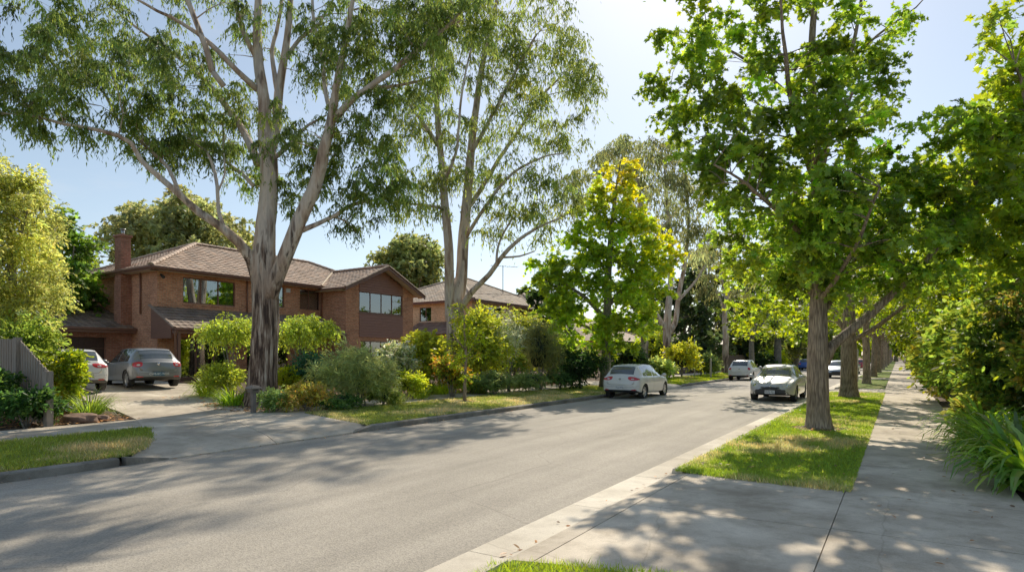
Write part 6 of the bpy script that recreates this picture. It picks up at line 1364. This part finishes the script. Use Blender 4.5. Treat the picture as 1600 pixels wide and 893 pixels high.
# ------------------------------------------------------------------ fences, piers, posts, letterbox, rock
def paling_fence(label, pts, z_tops, mat, pw=.095, th=.018, seed=1, post=True, rails=True):
    """pts: plan corners; palings butt side by side, top follows z_tops (absolute)"""
    r = random.Random(seed); root = empty('paling_fence', (*pts[0], hgt(pts[0][0])), label=label, cat='fence'); mb = MB(); po = []
    for i in range(len(pts)-1):
        a, b = A3(*pts[i], 0), A3(*pts[i+1], 0); L = np.linalg.norm(b-a); u = (b-a)/L; n = np.array([-u[1], u[0], 0]); k = 0; x = 0
        while x < L-.05:
            w = pw*r.uniform(.92, 1.05); t0, t1 = x/L, min(1, (x+w)/L); p, q = a+(b-a)*t0, a+(b-a)*t1; zt0 = z_tops[i]+(z_tops[i+1]-z_tops[i])*t0+r.uniform(-.012, .012); zt1 = zt0+(z_tops[i+1]-z_tops[i])*(t1-t0)
            zb = hgt(p[0])+r.uniform(-.02, .03); d = n*(.0 if k % 2 else .012); g = u*.006
            mb.hexa([(*(p+g+d)[:2], zb), (*(q-g+d)[:2], zb), (*(q-g+d+n*th)[:2], zb), (*(p+g+d+n*th)[:2], zb), (*(p+g+d)[:2], zt0), (*(q-g+d)[:2], zt1), (*(q-g+d+n*th)[:2], zt1), (*(p+g+d+n*th)[:2], zt0)])
            x += w; k += 1
        if rails:
            for f in (.22, .78):
                za = hgt(a[0])+(z_tops[i]-hgt(a[0]))*f; zb_ = hgt(b[0])+(z_tops[i+1]-hgt(b[0]))*f; A_, B_ = a-n*.055, b-n*.055
                mb2 = MB(); mb2.hexa([(*A_[:2], za-.035), (*B_[:2], zb_-.035), (*(B_+n*.05)[:2], zb_-.035), (*(A_+n*.05)[:2], za-.035), (*A_[:2], za+.035), (*B_[:2], zb_+.035), (*(B_+n*.05)[:2], zb_+.035), (*(A_+n*.05)[:2], za+.035)]); mb2.build('rail', mat, root)
    mb.build('palings', mat, root)
    if post:
        for (p, zt) in zip(pts, z_tops):
            q = MB(); z = hgt(p[0]); q.box((p[0]-.09, p[1]-.11, z-.1), (p[0]+.09, p[1]+.02, zt+.04)); q.build('post', mat, root)
    return root
paling_fence('weathered grey paling fence sloping down to the far footpath', [(-16.45, 5.75), (-18.6, 5.85), (-21.5, 5.95), (-25, 6.0)], [1.46, 2.28, 2.34, 2.4], M['greypaling'])
paling_fence('long brown paling fence behind the distant street trees', [(-17.2, 62), (-17.2, 66), (-17.2, 74), (-17.2, 84)], [2.0, 2.0, 2.0, 2.0], M['brownpaling'], pw=.15)
paling_fence('dark timber fence behind the right hand shrubs', [(5.2, 10.5), (5.2, 15), (5.2, 20), (5.2, 30)], [2.1, 2.1, 2.1, 2.1], M['brownpaling'], pw=.15)
def pier(label, x, y, w, h, grp=None, mat='brick2', lx=None):
    r = empty('brick_pier', (x, y, .13), label=label, cat='pier', group=grp); mb = MB(); mb.box((x-w/2, y-(lx or w)/2, .05), (x+w/2, y+(lx or w)/2, h)); mb.build('shaft', M[mat], r)
    c = MB(); c.box((x-w/2-.04, y-(lx or w)/2-.04, h), (x+w/2+.04, y+(lx or w)/2+.04, h+.07)); c.build('cap', M['concrete_light'], r, col=True); return r
pier('nearest brick pier at the footpath edge', 1.52, 32.2, .36, 1.25)
pier('second brick pier behind the nearest one', 1.52, 40.5, .36, 1.3)
pier('low garden wall joining the two brick piers', 1.62, 36.4, .2, .95, lx=7.6)
pier('dark brick wall standing farther along the footpath', 1.55, 56, .3, 1.9, mat='brick', lx=6)
pier('tall brown pier at the far end of the footpath', 1.55, 68, .4, 1.9, mat='brick', lx=5)
def round_post(label, x, y, h, r=.05, mat='post', name='timber_post'):
    e = MB(); z = hgt(x); e.tube([(x, y, z-.1), (x, y, z+h)], r, 10); e.tube([(x, y, z+h), (x, y, z+h+.03)], [r, r*.4], 10)
    o = e.build(name, M[mat], smooth=False); tag(o, label, 'post'); return o
p = P(1113, 588, 50); round_post('short pale post on the lawn strip by the crossing', -12.2, 47.2, 1.5, .07)
round_post('thin pale pole on the near verge past the second maple', -2.3, 47, 2.2, .04)
round_post('slim pale pole on the far verge by the golden bush', -14.1, 49.5, 3.0, .05)
# letterbox
q = P(396, 642, 17.0); x, y = q[0], q[1]; z = hgt(x); lb = empty('letterbox', (x, y, z), label='old timber letterbox on a post in front of the gum trunk', cat='letterbox')
e = MB(); e.box((x-.055, y-.055, z-.1), (x+.055, y+.055, z+.60)); e.build('post', M['letterbox'], lb)
e = MB(); e.box((x-.10, y-.12, z+.60), (x+.10, y+.12, z+.71)); e.build('box', M['letterbox'], lb)
e = MB(); e.hexa([(x-.16, y-.19, z+.71), (x+.16, y-.19, z+.71), (x+.16, y+.19, z+.71), (x-.16, y+.19, z+.71), (x-.08, y-.10, z+.79), (x+.08, y-.10, z+.79), (x+.08, y+.10, z+.79), (x-.08, y+.10, z+.79)]); e.build('lid', M['greypaling'], lb)
e = MB(); e.box((x+.099, y-.08, z+.65), (x+.105, y+.08, z+.67)); e.build('slot', M['blackplastic'], lb)
def rock(label, px, py, d, sx, sy, sz, seed):
    r = np.random.default_rng(seed); p = P(px, py, d); z = hgt(p[0]); bm = bmesh.new(); bmesh.ops.create_icosphere(bm, subdivisions=4, radius=1)
    for v in bm.verts:
        c = v.co; k = 1+.12*math.sin(3*c.x+seed)+.10*math.sin(5*c.y+1.3*seed)+.07*math.sin(7*c.z+c.x*4)+.03*math.sin(17*c.x+9*c.y); c *= k; c.x = math.copysign(abs(c.x)**.7, c.x)*sx; c.y = math.copysign(abs(c.y)**.8, c.y)*sy; c.z = math.copysign(abs(c.z)**.6, c.z)*sz
    me = bpy.data.meshes.new('rock'); bm.to_mesh(me); bm.free(); me.polygons.foreach_set('use_smooth', [True]*len(me.polygons)); me.materials.append(M['rock']); o = bpy.data.objects.new('garden_rock', me); COL.objects.link(o); o.location = (p[0], p[1], z+sz*.4); o.rotation_euler = (0, 0, .6); tag(o, label, 'rock'); return o
rock('flat brown rock at the path corner beside the fence end', 124, 656, 14.6, .42, .26, .13, 1)
rock('smaller brown stone beside the flat rock', 158, 655, 15.0, .2, .15, .08, 2)
# overhead service wire to the cream house
e = MB(); e.tube([(-28.9, 38.6, 6.9), (-24, 40, 6.6), (-14.5, 44, 7.3)], .015, 4); o = e.build('overhead_wire', M['blackplastic']); tag(o, 'thin service wire running to the cream brick house', 'wire')
print('polys', sum(len(m.polygons) for m in bpy.data.meshes))
